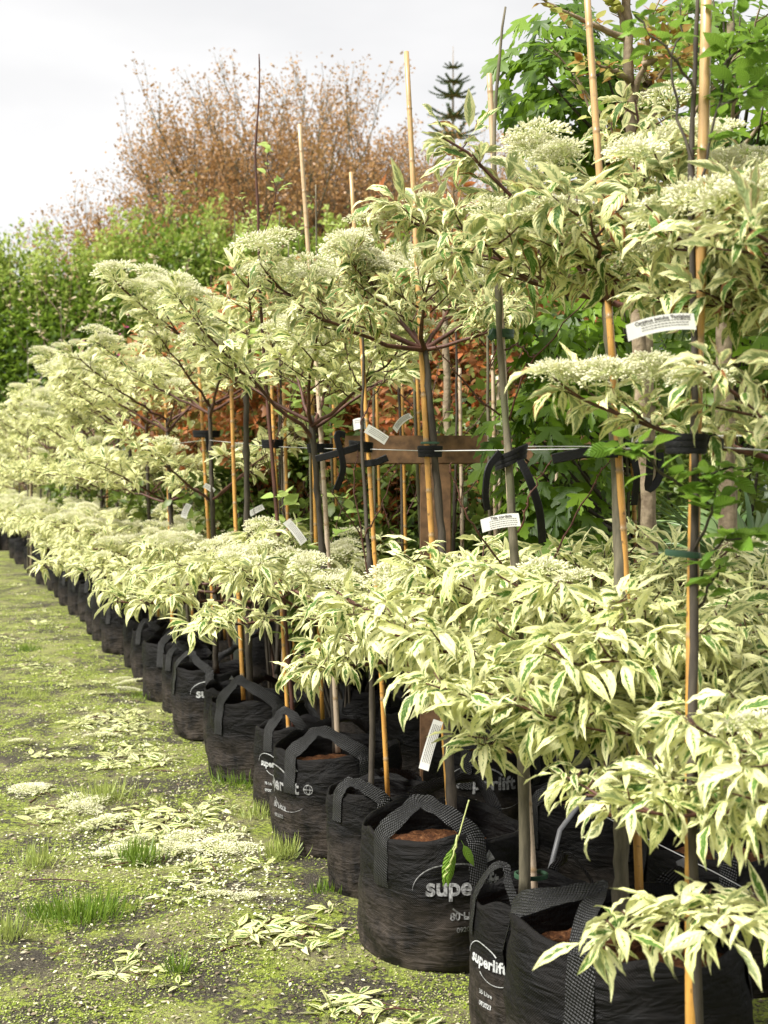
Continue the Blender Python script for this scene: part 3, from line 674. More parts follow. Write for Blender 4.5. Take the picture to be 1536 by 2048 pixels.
class TreeB:
    def __init__(s, seed): s.r = random.Random(seed); s.q = np.random.RandomState(seed); s.sites = []; s.limbs = []; s.nodes = []
    def limb(s, a, e, r0, spread, nsec=7, sag=.0, up=.35, start=.35, spur=(.02, .06)):
        q = s.r; a = np.array(a); e = np.array(e); L = np.linalg.norm(e-a); b = B()
        mid = (a+e)/2+np.array([q.uniform(-.04, .04), q.uniform(-.04, .04), sag])
        n = max(6, int(L/.06)); P = bez(a, mid, e, n); P[1:-1] += s.q.randn(n-2, 3)*.005
        tube(b, P, np.linspace(r0, r0*.32, n), 7)
        hd = e-a
        side = q.choice((-1, 1))
        for i in range(nsec):
            t = start+(1-start)*(i+.2)/nsec; k = min(n-2, int(t*(n-1))); f = t*(n-1)-k; p = P[k]*(1-f)+P[k+1]*f; T = unit(P[k+1]-P[k])
            side = -side; an = side*q.uniform(.55, 1.15); h = unit(np.array([T[0], T[1], 0])+1e-6)
            d = np.array([h[0]*math.cos(an)-h[1]*math.sin(an), h[0]*math.sin(an)+h[1]*math.cos(an), q.uniform(.0, .35)+T[2]*.35])
            l = spread*(1.15-.75*t)*q.uniform(.7, 1.2); s.sub(b, p, unit(d), l, r0*.38, spur, up)
        s.sites.append((P[-1], unit(P[-1]-P[-2])))
        k = n-3; s.spur(b, P[k], spur, up)
        s.limbs.append(b)
    def sub(s, b, p, d, l, r, spur, up):
        q = s.r; n = max(3, int(l/.036)); pts = [p]; dd = d.copy()
        for i in range(n):
            dd = unit(dd+np.array([q.uniform(-.16, .16), q.uniform(-.16, .16), q.uniform(-.04, .10)])); pts.append(pts[-1]+dd*l/n)
        tube(b, pts, np.linspace(max(r, .0022), .0016, n+1), 5); s.sites.append((pts[-1], dd))
        for i in range(1, n):
            if q.random() < .6: s.spur(b, pts[i], spur, up, dd)
            s.nodes.append((pts[i], dd))
    def spur(s, b, p, spur, up, dd=None):
        q = s.r; a = q.uniform(0, 6.28); h = np.array([math.cos(a), math.sin(a), up+q.uniform(.1, .9)])
        if dd is not None: h = h+dd*.5
        e = p+unit(h)*q.uniform(*spur); tube(b, [p, (p+e)/2+np.array([0, 0, -.004]), e], [.002, .0018, .0015], 4); s.sites.append((e, unit(h)))
    def foliage(s, sites, rows, cols, Lr, bend, roll, nl=(5, 8), el=(-.1, .6), wr=(.14, .19), wave=.2, extra_down=0.0):
        P = []; D = []; Nn = []; q = s.q; mult = []
        for p, t in sites:
            k = q.randint(nl[0], nl[1]+1); a0 = q.rand()*6.28; up_ = q.rand() < .15
            for i in range(k):
                a = a0+i*2*PI/k+q.randn()*.45; e = q.uniform(*el)+(.45 if up_ else 0)
                d = np.array([math.cos(a)*math.cos(e), math.sin(a)*math.cos(e), math.sin(e)])+np.asarray(t)*.5
                P.append(p-np.asarray(t)*q.rand()*.03); D.append(d); Nn.append(np.array([0, 0, 1.])+q.randn(3)*.38); mult.append(q.uniform(.35, .8) if up_ else 1)
        if sites is s.sites:
            for p, t in s.nodes:
                for i in range(q.randint(1, 3)):
                    a = q.rand()*6.28; e = q.uniform(-.5, .9); P.append(p); D.append(np.array([math.cos(a)*math.cos(e), math.sin(a)*math.cos(e), math.sin(e)])+np.asarray(t)*.3); Nn.append(np.array([0, 0, 1.])+q.randn(3)*.5); mult.append(1)
        n = len(P); D = unit(D); L = q.uniform(Lr[0], Lr[1], n)*np.where(q.rand(n) < .3, q.uniform(.4, .8, n), 1); Wd = L*q.uniform(wr[0], wr[1], n)
        bn = q.uniform(bend[0], bend[1], n)*np.array(mult); rl = q.uniform(roll[0], roll[1], n)
        b = B(); leaves(b, P, D, Nn, L, Wd, bn, rl, q.rand(n, 3), rows, cols, q.randn(n)*.8, wave); return b
    def heads(s, root, sites, prob, lift=.05, org=(0, 0, 0), sc_=1, top=None):
        c = 0; zs = sorted(p[2] for p, t in sites); zm = zs[len(zs)//2]; zq = zs[int(len(zs)*.75)]
        for p, t in sites:
            if p[0] < .2 and p[2] > 2.15 and p[1] < 3.3 and hasattr(s, 'nodes') and s.q is not None and org[1] < 3: continue
            if s.r.random() < prob*(2.0 if p[2] > zq else 1.1 if p[2] > zm else .15):
                o = bpy.data.objects.new('flower_head', s.r.choice(HEADS)); link(o, root); o.location = tuple(np.asarray(p)+np.array([0, 0, lift*s.r.uniform(.8, 1.3)])-np.asarray(org))
                o.rotation_euler = (s.r.uniform(-.25, .25), s.r.uniform(-.25, .25), s.r.uniform(0, 6.28)); k = sc_*s.r.uniform(.75, 1.2); o.scale = (k, k, k); c += 1
                if c >= 95: break

def trunk(pts, r0, r1, mt, root, org, name='trunk', knobs=8, seed=0, k=12):
    q = np.random.RandomState(seed); pts = np.asarray(pts, float); m = len(pts); n = 34; ts = np.linspace(0, m-1, n)
    P = np.stack([np.interp(ts, np.arange(m), pts[:, i]) for i in range(3)], -1)
    for _ in range(4): P[1:-1] = (P[:-2]+2*P[1:-1]+P[2:])/4
    rad = np.linspace(r0, r1, n)*(1+.05*q.randn(n)); P[1:-1, :2] += q.randn(n-2, 2)*r0*.08
    for i in q.randint(2, n-2, knobs): rad[i] *= 1.18
    rad[0] *= 1.25
    b = B(); tube(b, P-np.asarray(org), rad, k); return b.obj(name, M[mt], root)

def variegated_tree(label, base, trunk_pts, tr, limbs_up, limbs_low, seed, Lup, Llow, curl_up, pf_up, pf_low, hi, group='variegated dogwood trees', sc_head=1.0, mats=('var_curl', 'var'), trunk_m='trunk', dens=0):
    org = np.array(base); root = thing('variegated_tree', label, 'tree', org, group)
    trunk(trunk_pts, tr[0], tr[1], trunk_m, root, org, seed=seed)
    rows, cols = (ROWS_HI, 4) if hi else (ROWS_MID, 2)
    for which, ls in (('up', limbs_up), ('low', limbs_low)):
        T = TreeB(seed*2+(which == 'up'))
        for l in ls: T.limb(*l)
        for b in T.limbs: b.obj('branch', M['twig'], root, True, org)
        if which == 'up':
            cd = (.2, 2.9) if curl_up else (.3, 1.6); rl = (-.9, 1.5) if curl_up else (-.4, .7)
            fb = T.foliage(T.sites, rows, cols, Lup, cd, rl, el=(-.4, 1.0), nl=((4, 6) if hi else (4, 7)) if not dens else (5, 8))
            fb.obj('foliage', M[mats[0]], root, True, org); hs_ = [s_ for s_ in T.sites]; T.heads(root, hs_, pf_up, .045, org, sc_head)
        else:
            fb = T.foliage(T.sites, rows, cols, Llow, (.5, 2.3), (-1.1, 1.0), el=(-.7, .5), nl=(5, 8), wr=(.105, .16))
            fb.obj('foliage', M[mats[1]], root, True, org); T.heads(root, T.sites, pf_low, .04, org, sc_head)
    return root

def L_(a, e, r, spread, nsec=7, sag=0., up=.35, start=.35): return (a, e, r, spread, nsec, sag, up, start)
# T1 : nearest tree in the big near bag
t1 = [W(1240, 1845, 2.84), W(1245, 1650, 2.86), W(1243, 1300, 2.95), W(1237, 1000, 3.0), W(1222, 700, 3.06), W(1212, 590, 3.08)]
f1 = W(1212, 600, 3.08)
up1 = [L_(f1, W(1350, 350, 2.7), .009, .28, 8), L_(f1, W(1500, 390, 2.75), .009, .28, 8), L_(f1, W(885, 275, 3.0), .009, .09, 3, .02, .5, .6), L_(f1, W(800, 430, 3.15), .009, .26, 8, -.02, .35, .45), L_(f1, W(960, 480, 2.75), .009, .26, 9, -.06, .3), L_(f1, W(1270, 200, 3.25), .009, .20, 7, 0, .5, .5),
       L_(f1, W(1080, 370, 3.35), .009, .26, 8), L_(f1, W(1180, 430, 2.55), .009, .30, 10, -.05), L_(f1, W(1420, 380, 2.85), .010, .32, 10, -.05), L_(f1, W(1520, 420, 3.3), .009, .28, 8), L_(f1, W(1380, 330, 3.5), .009, .25, 7), L_(f1, W(1000, 450, 3.5), .008, .25, 7), L_(f1, W(1380, 540, 2.6), .009, .28, 8, -.08)]
l1 = W(1243, 1440, 2.9); l1b = W(1243, 1330, 2.93)
low1 = [L_(l1, W(1100, 1440, 2.4), .009, .28, 9), L_(l1, W(1260, 1470, 2.35), .009, .28, 9), L_(l1, W(1420, 1480, 2.5), .009, .28, 9), L_(l1, W(1520, 1420, 2.4), .009, .28, 8), L_(l1, W(860, 1370, 2.65), .009, .28, 9), L_(l1b, W(1150, 1330, 2.35), .009, .30, 9), L_(l1b, W(1400, 1280, 2.5), .009, .30, 9), L_(l1, W(790, 1270, 2.75), .010, .30, 10, .0), L_(l1, W(690, 1200, 3.05), .010, .30, 9, .02, .3, .5), L_(l1b, W(850, 1130, 3.15), .010, .34, 10, .0), L_(l1, W(960, 1400, 2.45), .010, .28, 9, .0), L_(l1b, W(1080, 1190, 2.65), .010, .30, 9),
        L_(l1b, W(1170, 1120, 3.3), .009, .34, 9), L_(l1b, W(1380, 1150, 3.15), .010, .34, 10), L_(l1b, W(1530, 1200, 3.0), .010, .34, 10), L_(l1, W(1250, 1290, 2.45), .010, .30, 10), L_(l1, W(1480, 1330, 2.6), .010, .32, 10), L_(l1b, W(1000, 1120, 3.45), .009, .30, 8),
        L_(l1, W(940, 1500, 2.62), .008, .2, 6, .02), L_(l1b, W(1560, 1150, 3.4), .009, .3, 8)]
thin = lambda ls, f: [l[:4]+(max(3, int(l[4]*f)),)+l[5:] for l in ls]
T1 = variegated_tree('nearest variegated tree with drooping cream leaves, grey trunk in the large front bag', W(1240, 1845, 2.84), t1, (.019, .013), thin(up1, .75), thin(low1, .85), 3, (.065, .115), (.062, .108), True, .11, .012, True)
# T0 : the tree just outside the right edge whose branches reach in
b0 = np.array([1.02, 2.25, 0.02]); f0 = b0+np.array([.02, .02, 1.75]); m0 = b0+np.array([0, 0, 1.35]); l0 = b0+np.array([0, 0, .78])
up0 = [L_(f0, W(1440, 610, 2.35), .010, .25, 8, -.05, .3, .4), L_(f0, W(1300, 600, 2.5), .009, .22, 8, -.04, .3, .45), L_(f0, W(1500, 640, 2.6), .009, .25, 8, -.04), L_(f0, W(1440, 420, 2.4), .010, .28, 8, -.03), L_(f0, W(1500, 460, 2.0), .010, .25, 7, -.06), L_(f0, W(1330, 470, 2.35), .010, .26, 9, -.06, .3, .5),
       L_(m0+np.array([0, 0, .05]), W(1120, 775, 2.42), .009, .22, 8, -.09, .5, .45), L_(m0, W(1400, 740, 2.1), .009, .22, 6, -.05, .4, .5), L_(m0, W(1500, 760, 2.5), .009, .2, 5, 0.)]
low0 = [L_(l0, W(1270, 1620, 2.12), .009, .20, 8, .0, .3, .45), L_(l0, W(1170, 1590, 2.3), .009, .2, 6, .02, .3, .6), L_(l0, W(1430, 1480, 2.0), .009, .26, 8), L_(l0, W(1530, 1620, 1.95), .009, .22, 7), L_(l0, W(1330, 1420, 2.4), .009, .25, 8),
        L_(b0+np.array([0, 0, .62]), W(1190, 1885, 2.0), .006, .13, 5, .02, .3, .5), L_(b0+np.array([0, 0, .6]), W(1420, 1860, 1.95), .006, .14, 4, .01, .3, .45)]
T0 = variegated_tree('variegated tree rooted beyond the right edge, its flowering branches reaching into view', b0, [b0, b0+np.array([.01, 0, .8]), m0, f0], (.020, .012), thin(up0, .75), low0, 5, (.06, .105), (.06, .105), True, .15, .02, True)
def heads_at(root, pts, k):
    for i, (px, py, d, s_) in enumerate(pts):
        for j in range(3):
            o = link(bpy.data.objects.new('flower_head', HEADS[(i+j) % 3]), root); a = rnd.uniform(0, 6.28); q_ = W(px, py, d)-np.array(root.location)+np.array([.045*k*math.cos(a+2.1*j), .045*k*math.sin(a+2.1*j), rnd.uniform(-.012, .012)]); o.location = tuple(q_)
            o.rotation_euler = (rnd.uniform(-.2, .2), rnd.uniform(-.2, .2), rnd.uniform(0, 6)); o.scale = (s_*k,)*3
heads_at(T0, [(1125, 745, 2.42, 1), (1180, 748, 2.38, .9), (1250, 752, 2.32, 1), (1335, 740, 2.25, 1), (1375, 770, 2.2, .8), (1470, 330, 2.4, 1), (1400, 420, 2.35, 1)], .80)
heads_at(T1, [(1075, 290, 2.75, 1.1), (1140, 310, 2.7, .9), (1350, 285, 2.75, 1.1), (1420, 270, 2.8, 1), (1105, 430, 2.6, .9), (975, 445, 2.8, 1), (1290, 300, 2.9, 1), (760, 440, 3.1, .8)], .85)
# T2 : in the worn superlift bag
f2 = W(850, 700, 4.02)
t2 = [W(905, 1640, 3.82), W(893, 1400, 3.88), W(885, 1100, 3.95), W(868, 900, 3.99), W(850, 700, 4.02)]
up2 = [L_(f2, W(535, 560, 3.9), .010, .26, 9, -.03, .4), L_(f2, W(600, 610, 3.7), .009, .24, 8, -.05, .4), L_(f2, W(730, 540, 4.1), .009, .26, 8, 0, .4), L_(f2, W(860, 560, 3.7), .009, .26, 8, 0, .4), L_(f2, W(1000, 590, 4.1), .010, .26, 8, -.03, .4),
       L_(f2, W(950, 550, 4.4), .009, .26, 8, 0, .4), L_(f2, W(720, 560, 4.5), .009, .28, 8, 0, .4), L_(f2, W(1030, 620, 3.85), .008, .2, 6, -.05, .4)]
l2 = W(891, 1300, 3.9)
low2 = [L_(l2, W(610, 1350, 3.75), .010, .26, 8, .0, .4), L_(l2, W(640, 1240, 4.0), .009, .26, 8), L_(l2, W(730, 1200, 4.3), .009, .28, 8), L_(l2, W(850, 1180, 3.5), .009, .26, 8), L_(l2, W(1050, 1250, 3.7), .009, .26, 8), L_(l2, W(1000, 1180, 4.3), .009, .26, 8), L_(l2, W(720, 1290, 3.5), .008, .2, 6)]
T2 = variegated_tree('second variegated tree, flat flowering crown forking above the brown rail', W(905, 1640, 3.82), t2, (.016, .011), thin(up2, .75), low2, 8, (.055, .09), (.06, .10), True, .40, .14, True, trunk_m='trunk_dark', dens=1)

def proto_tree(seed, lean, pfu=.26, pfl=.16, mats=('var', 'var'), rad=.58, lab='x', nl=7):
    q = random.Random(seed); o = np.zeros(3); H = 1.46+q.uniform(-.1, .1)
    f = np.array([lean, .03, H]); tp = [o, f*.35+np.array([.01, 0, 0]), f*.7, f]
    up = []; n = 7
    for i in range(n):
        a = i*2*PI/n+q.uniform(-.3, .3); r = rad*q.uniform(.65, 1.05)*.92
        up.append(L_(f+np.array([0, 0, -.12*q.random()]), f+np.array([r*math.cos(a), r*math.sin(a), q.uniform(.22, .46)]), .009, .24, 7, -.04, .4, .4))
    low = []; l = np.array([lean*.35, 0, .45])
    for i in range(n+1):
        a = i*2*PI/(n+1)+q.uniform(-.3, .3); r = rad*q.uniform(.8, 1.15)
        low.append(L_(l+np.array([0, 0, .18*q.random()]), l+np.array([r*math.cos(a), r*math.sin(a), q.uniform(.05, .38)]), .009, .26, 7, 0., .4, .35))
    mid = []
    if nl > 7:
        for i in range(4):
            a = i*1.6+q.uniform(-.3, .3); r = rad*q.uniform(.7, 1.1)
            up.append(L_(f+np.array([0, 0, -.55]), f+np.array([r*math.cos(a), r*math.sin(a), q.uniform(-.45, -.1)]), .008, .26, 7, 0., .4, .35))
    return variegated_tree(lab, (0, 0, 0), tp, (.017, .011), up, low, seed, (.065, .11), (.07, .115), False, pfu, pfl, False, mats=mats, trunk_m='trunk_dark', sc_head=1.05)
pa = proto_tree(21, -.10, lab='third variegated tree, forking low beside the neat black band'); 
pb = proto_tree(22, -.06, lab='fourth variegated tree with long dark limbs reaching up left over the hedge', rad=.62)
pc = proto_tree(23, -.02, mats=('var_far', 'var_far'), lab='fifth variegated tree above the wide black tie', nl=9, rad=.76)
pd_ = proto_tree(24, -.05, mats=('var_far', 'var_far'), lab='sixth variegated tree, pale and full, in the wide bag with folded handles', nl=9, rad=.78)
PA, PB, PC, PD = Proto(pa), Proto(pb), Proto(pc), Proto(pd_)
def put(root, x, y, z, rz, s): root.location = (x, y, z); root.rotation_euler = (0, 0, rz); root.scale = (s, s, s)
put(pa, -.19, 4.85, .335, .3, .98)
put(pb, -.66, 5.88, .335, 1.9, 1.06)
put(pc, -.97, 6.9, .335, .5, 1.0)
put(pd_, -1.40, 8.05, .335, 1.2, 1.02)
yy = 9.0; far_t = []
while yy < 25: far_t.append((rowx(yy)+.06, yy)); yy += .85+.025*(yy-8)
for i, (x, y) in enumerate(far_t):
    (PC, PD, PC, PD, PB)[i % 5].copy((x, y, .34), i*1.7+.4, f'{ORD[i+6] if i+6 < 20 else "twenty-" + ORD[i-14]} variegated tree of the front row counted away from the camera', 1.0+.06*((i*7) % 3))
yy = 7.3; k = 0
while yy < 24:
    (PB, PD, PC, PD)[k % 4].copy((rowx(yy)+.80, yy, .36), k*2.1+1.4, f'{ORD[k]} variegated tree of the second row, half hidden by the front row', .98+.05*(k % 3)); yy += 1.05+.03*(yy-7); k += 1
yy = 11; k = 0
while yy < 24:
    (PC, PD, PC)[k % 3].copy((rowx(yy)+1.6, yy, .40), k*1.3+.4, f'{ORD[k]} variegated tree of the third row, mostly hidden by the two rows in front', 1.05); yy += 1.4+.04*(yy-7); k += 1
for i in range(6):
    PC.copy((-9.2+i*.85, 26.5, .55), i*1.3, f'{ORD[i]} pale variegated tree from the left in the cross row at the far end', 1.12)

# ------------------------------------------------------------------ thin young trees (sticks)
def stick_tree(label, path, r0, r1, twigs, seed, mt='twig', leaf=None, nleaf=0, lsize=.05, trunk_m=None, name='young_tree', tall=None, group='thin young trees between the dogwoods', buds=True):
    org = np.array(path[0]); root = thing(name, label, 'tree', org, group); q = random.Random(seed); qs = np.random.RandomState(seed)
    trunk(path, r0, r1, trunk_m or mt, root, org, seed=seed, knobs=5, k=8)
    lp = []; ld = []
    for tw in twigs:
        pts = np.array([np.asarray(p, float) for p in tw]); m = len(pts); n = 12; ts = np.linspace(0, m-1, n); P = np.stack([np.interp(ts, np.arange(m), pts[:, i]) for i in range(3)], -1)
        for _ in range(2): P[1:-1] = (P[:-2]+2*P[1:-1]+P[2:])/4
        P[1:-1] += qs.randn(n-2, 3)*.003; b = B(); tube(b, P-org, np.linspace(max(r1*.8, .003), .0016, n), 5)
        if buds:
            for i in range(2, n):
                a = q.uniform(0, 6.28); d = unit(np.array([math.cos(a), math.sin(a), .8])); tube(b, [P[i]-org, P[i]-org+d*.006, P[i]-org+d*.011], [.0018, .0022, .0006], 4)
        b.obj('branch', M[mt], root)
        for i in range(3, n):
            lp.append(P[i]); ld.append(unit(P[i]-P[i-1]))
    if leaf and nleaf:
        idx = qs.randint(0, len(lp), nleaf); P = np.array(lp)[idx]-org+qs.randn(nleaf, 3)*.008; az = qs.rand(nleaf)*6.28
        D = np.stack([np.cos(az), np.sin(az), qs.rand(nleaf)*.9-.3], -1)+np.array(ld)[idx]*.4; L = lsize*(.6+.7*qs.rand(nleaf))
        b = B(); leaves(b, P, D, np.tile([0, 0, 1.], (nleaf, 1))+qs.randn(nleaf, 3)*.4, L, L*.30, qs.rand(nleaf)*.9, .4+0*L, qs.rand(nleaf, 3), ROWS_MID if lsize > .04 else ROWS_LO, 2, None, .1)
        b.obj('foliage', M[leaf], root)
    return root
# A : sapling in 35 L bag
stick_tree('smooth grey sapling with red brown shoots in the 35 Litre bag', [W(1050, 1825, 3.06), W(1050, 1600, 3.08), W(1040, 1300, 3.12), W(1028, 1080, 3.15), W(1018, 930, 3.17), W(1010, 820, 3.2), W(1000, 700, 3.22), W(990, 450, 3.28), W(985, 300, 3.3), W(995, 150, 3.3), W(1011, 14, 3.3)], .0165, .003,
           [[W(1000, 830, 3.2), W(950, 790, 3.15), W(900, 730, 3.1), W(870, 690, 3.08)], [W(1018, 840, 3.2), W(1040, 760, 3.15), W(1090, 690, 3.1), W(1180, 590, 3.05)], [W(1035, 1065, 3.15), W(1060, 990, 3.12), W(1100, 925, 3.1)], [W(1090, 1155, 3.2), W(1140, 1050, 3.15), W(1180, 980, 3.1), W(1218, 925, 3.05)],
            [W(1005, 1130, 3.15), W(945, 1050, 3.1), W(920, 1000, 3.1), W(900, 930, 3.1)], [W(1010, 700, 3.22), W(1040, 690, 3.15), W(1065, 715, 3.12)]], 31, 'twig', trunk_m='trunk')
stick_tree('bare dark twiggy sapling in the plain small bag', [W(742, 1600, 4.15), W(745, 1400, 4.18), W(742, 1150, 4.22), W(730, 1000, 4.28), W(722, 850, 4.32), W(728, 740, 4.34), W(725, 640, 4.36)], .010, .004,
           [[W(728, 1082, 4.25), W(700, 1040, 4.2), W(668, 990, 4.15)], [W(730, 1075, 4.25), W(765, 1010, 4.2), W(795, 930, 4.15)], [W(722, 850, 4.3), W(740, 800, 4.3), W(780, 740, 4.2)], [W(735, 1150, 4.2), W(705, 960, 4.2), W(715, 905, 4.2)], [W(724, 780, 4.3), W(700, 740, 4.25), W(690, 690, 4.2)]], 32, 'twig', trunk_m='trunk_dark')
stick_tree('tall red brown whip rising above the hedge beside the pale stake', [W(590, 1480, 5.25), W(560, 1100, 5.3), W(535, 800, 5.35), W(519, 600, 5.4), W(517, 420, 5.4), W(508, 300, 5.4), W(520, 180, 5.4), W(518, 108, 5.4)], .010, .003,
           [[W(517, 500, 5.4), W(560, 380, 5.4), W(530, 330, 5.4), W(540, 290, 5.4)], [W(545, 900, 5.35), W(575, 820, 5.3), W(600, 760, 5.3)], [W(535, 800, 5.35), W(505, 720, 5.3), W(495, 660, 5.3)]], 33, 'twig', 'lime', 60, .05)
# hornbeam with the thick stake
hb = [np.array([.600, 2.215, .10]), W(1383, 1700, 2.22), W(1388, 1250, 2.25), W(1390, 900, 2.28), W(1388, 650, 2.3), W(1380, 330, 2.33), W(1390, 150, 2.35), W(1395, -20, 2.36)]
stick_tree('slender hornbeam with a near black stem and fresh ribbed leaves beside the thick stake', hb, .0105, .004,
           [[W(1390, 960, 2.28), W(1440, 940, 2.25), W(1500, 935, 2.22)], [W(1390, 1000, 2.28), W(1330, 950, 2.2), W(1290, 905, 2.15), W(1240, 895, 2.15)], [W(1385, 1180, 2.27), W(1430, 1100, 2.22), W(1455, 1075, 2.2), W(1500, 1080, 2.2)],
            [W(1388, 1100, 2.25), W(1420, 1020, 2.2), W(1440, 990, 2.2), W(1400, 960, 2.2)], [W(1385, 430, 2.32), W(1430, 250, 2.3), W(1460, 100, 2.3), W(1470, 0, 2.3)], [W(1385, 330, 2.32), W(1350, 200, 2.35), W(1330, 120, 2.4), W(1370, 60, 2.4), W(1360, 10, 2.4)],
            [W(1450, 130, 2.3), W(1490, 90, 2.28), W(1530, 80, 2.25)], [W(1440, 220, 2.3), W(1500, 180, 2.3), W(1545, 170, 2.3)], [W(1388, 1230, 2.27), W(1430, 1150, 2.25), W(1440, 1130, 2.2)], [W(1388, 180, 2.33), W(1350, 110, 2.3), W(1290, 60, 2.3), W(1270, 30, 2.3)]], 34, 'trunk_dark', 'hornbeam', 230, .045, buds=False)
# pale leaved young trees
def auto_stick(label, x, y, seed, leaf=None, nleaf=0, lsize=.05, H=2.6, mt='twig', tm='trunk', r=.012, z=.33, nt=7, st=True, wide=.35):
    q = random.Random(seed); base = np.array([x, y, z]); lean = np.array([q.uniform(-.08, .04), q.uniform(-.05, .05), 0]); pts = [base+lean*t+np.array([q.uniform(-.01, .01), q.uniform(-.01, .01), (H-z)*t]) for t in (0, .2, .4, .6, .8, 1)]
    tw = []
    for i in range(nt):
        t = q.uniform(.3, .95); p = base+lean*t+np.array([0, 0, (H-z)*t]); a = q.uniform(0, 6.28); l = q.uniform(.5, 1)*wide
        tw.append([p, p+np.array([math.cos(a)*l*.5, math.sin(a)*l*.5, l*.5]), p+np.array([math.cos(a)*l*.8, math.sin(a)*l*.8, l*1.2])])
    stick_tree(label, pts, r, .004, tw, seed, mt, leaf, nleaf, lsize, tm, buds=leaf is None, group='young trees of the rows behind')
    if st: stake(base+np.array([.035, 0, 0]), base+lean+np.array([.02, 0, min(H-.1, 1.95)-z]), .010, 'bamboo stake of the ' + label[:60].split(' with ')[0].split(' behind ')[0], 'bamboo' if seed % 3 else 'bamboo_pale', seed)
auto_stick('lime leaved young tree with soft hanging leaves left of the neat black band', -.32, 5.55, 41, 'lime', 150, .075, 2.0)
auto_stick('bare grey sapling in the second row before the red shrubs', .43, 4.95, 42)
auto_stick('greenish sapling with small leaves behind the second dogwood', .20, 5.6, 43, 'shrub', 60, .05)
auto_stick('leaning bare sapling behind the third dogwood', -.03, 6.3, 44, None, 0, .05, 2.7)
auto_stick('pale whip standing in front of the far hedge', -.35, 7.15, 45, 'lime', 90, .04, 3.2, 'twig_pale')
auto_stick('lime tipped whip near the galvanised post', -.75, 8.3, 46, 'lime', 140, .04, 3.3, 'twig_pale')
auto_stick('tall pale sapling left of the galvanised post', -1.15, 9.6, 47, 'lime', 160, .045, 3.6, 'twig_pale')
auto_stick('slim sapling before the timber rail at centre', .55, 5.9, 48, 'red', 90, .05, 2.5)
auto_stick('smooth sapling at the back under the palm', .98, 4.55, 49, 'shrub', 40, .05, 1.7, r=.015)
auto_stick('blossoming young tree left of the golden stakes', -2.3, 12.0, 50, 'blossom', 200, .05, 3.4, 'twig_pale', wide=.7)
auto_stick('white blossoming young tree far left before the dark hedge', -3.6, 13.6, 51, 'blossom', 240, .05, 3.5, 'twig_pale', wide=.9, nt=10)
auto_stick('young tree with magenta buds before the dark hedge', -3.0, 12.8, 52, 'magenta', 120, .05, 2.9, 'twig_pale', wide=.5)
auto_stick('lime leaved young tree among the blossoming ones', -1.9, 11.2, 53, 'lime', 260, .055, 3.4, 'twig_pale', wide=.6, nt=9)
auto_stick('sparse blossoming tree at the far left edge', -4.4, 14.8, 54, 'blossom', 200, .05, 3.2, 'twig_pale', wide=.9, nt=10)
auto_stick('lime leaved sapling behind the fourth dogwood', -.55, 7.8, 55, 'lime', 200, .05, 3.0, 'twig_pale', wide=.5, nt=9)
auto_stick('green leaved sapling glimpsed low beside the galvanised post', -1.0, 8.0, 56, 'lime', 120, .07, 1.5)

xs_ = [(-.62, 6.9, 'bare sapling left of the fourth dogwood stake'), (-.25, 6.6, 'dark bare sapling behind the lime leaved one'), (.1, 6.1, 'bare sapling crossing the left end of the brown rail'), (-.9, 7.6, 'bare sapling just left of the galvanised post'), (-1.15, 8.4, 'twiggy bare sapling in front of the low tags'), (-1.45, 8.9, 'bare sapling behind the fifth dogwood'), (.32, 5.5, 'dark sapling crossing the brown rail between two stakes'), (-1.9, 9.9, 'grey sapling behind the sixth dogwood'), (-.5, 6.4, 'slim grey sapling left of the neat black band'), (.75, 5.4, 'grey sapling right of the timber post')]
for i, (x, y, lab) in enumerate(xs_): auto_stick(lab, x, y, 600+i, None, 0, .05, 2.1+.1*(i % 4), 'twig_pale' if i % 2 else 'twig', 'trunk' if i % 2 else 'trunk_dark', r=.013, nt=9)
# ------------------------------------------------------------------ maples and back trees
def maple_template():
    out = []
    tips = [(0, 1.0), (.85, .86), (1.75, .52)]
    half = [(0.02, 1.0), (.08, .82), (.16, .80), (.18, .66), (.12, .58), (.34, .50), (.48, .66), (.60, .72), (.66, .88), (.80, .86), (.86, .70), (1.0, .66), (1.02, .52), (1.25, .34), (1.5, .46), (1.68, .56), (1.82, .48), (2.05, .36), (2.6, .20)]
    pts = [(r*math.sin(a), r*math.cos(a)) for a, r in half]; full = pts+[(-x, y) for x, y in reversed(pts)]
    return np.array(full)
MT = maple_template()
def maple_leaves(P, D, Nn, S_, q):
    n = len(P); D = unit(D); Nn = unit(Nn-(Nn*D).sum(1)[:, None]*D); Bn = np.cross(D, Nn); m = len(MT)
    pts = np.vstack([[[0, 0]], MT*.5]); pts = np.vstack([pts, MT]); r2 = (pts**2).sum(1)
    fold = np.abs(pts[:, 0])
    V = P[:, None]+S_[:, None, None]*(D[:, None]*pts[None, :, 1:2]+Bn[:, None]*pts[None, :, 0:1]+Nn[:, None]*((-.25*r2[None]*(.5+q.rand(n, 1))+.16*fold[None])[..., None]))
    F = []
    for i in range(m):
        j = (i+1) % m; F.append((1+i, 1+m+i, 1+m+j, 1+j))
    for i in range(0, m-1, 2): F.append((0, 1+i, 1+i+1, 1+(i+2) % m))
    F = np.array(F); FF = (np.arange(n)[:, None, None]*(2*m+1)+F[None]).reshape(-1, 4)
    b = B(); b.put(V, FF, np.tile(np.stack([pts[:, 0]*.5+.5, pts[:, 1]], -1), (n, 1)), np.repeat(q.rand(n, 3), 2*m+1, 0)); return b
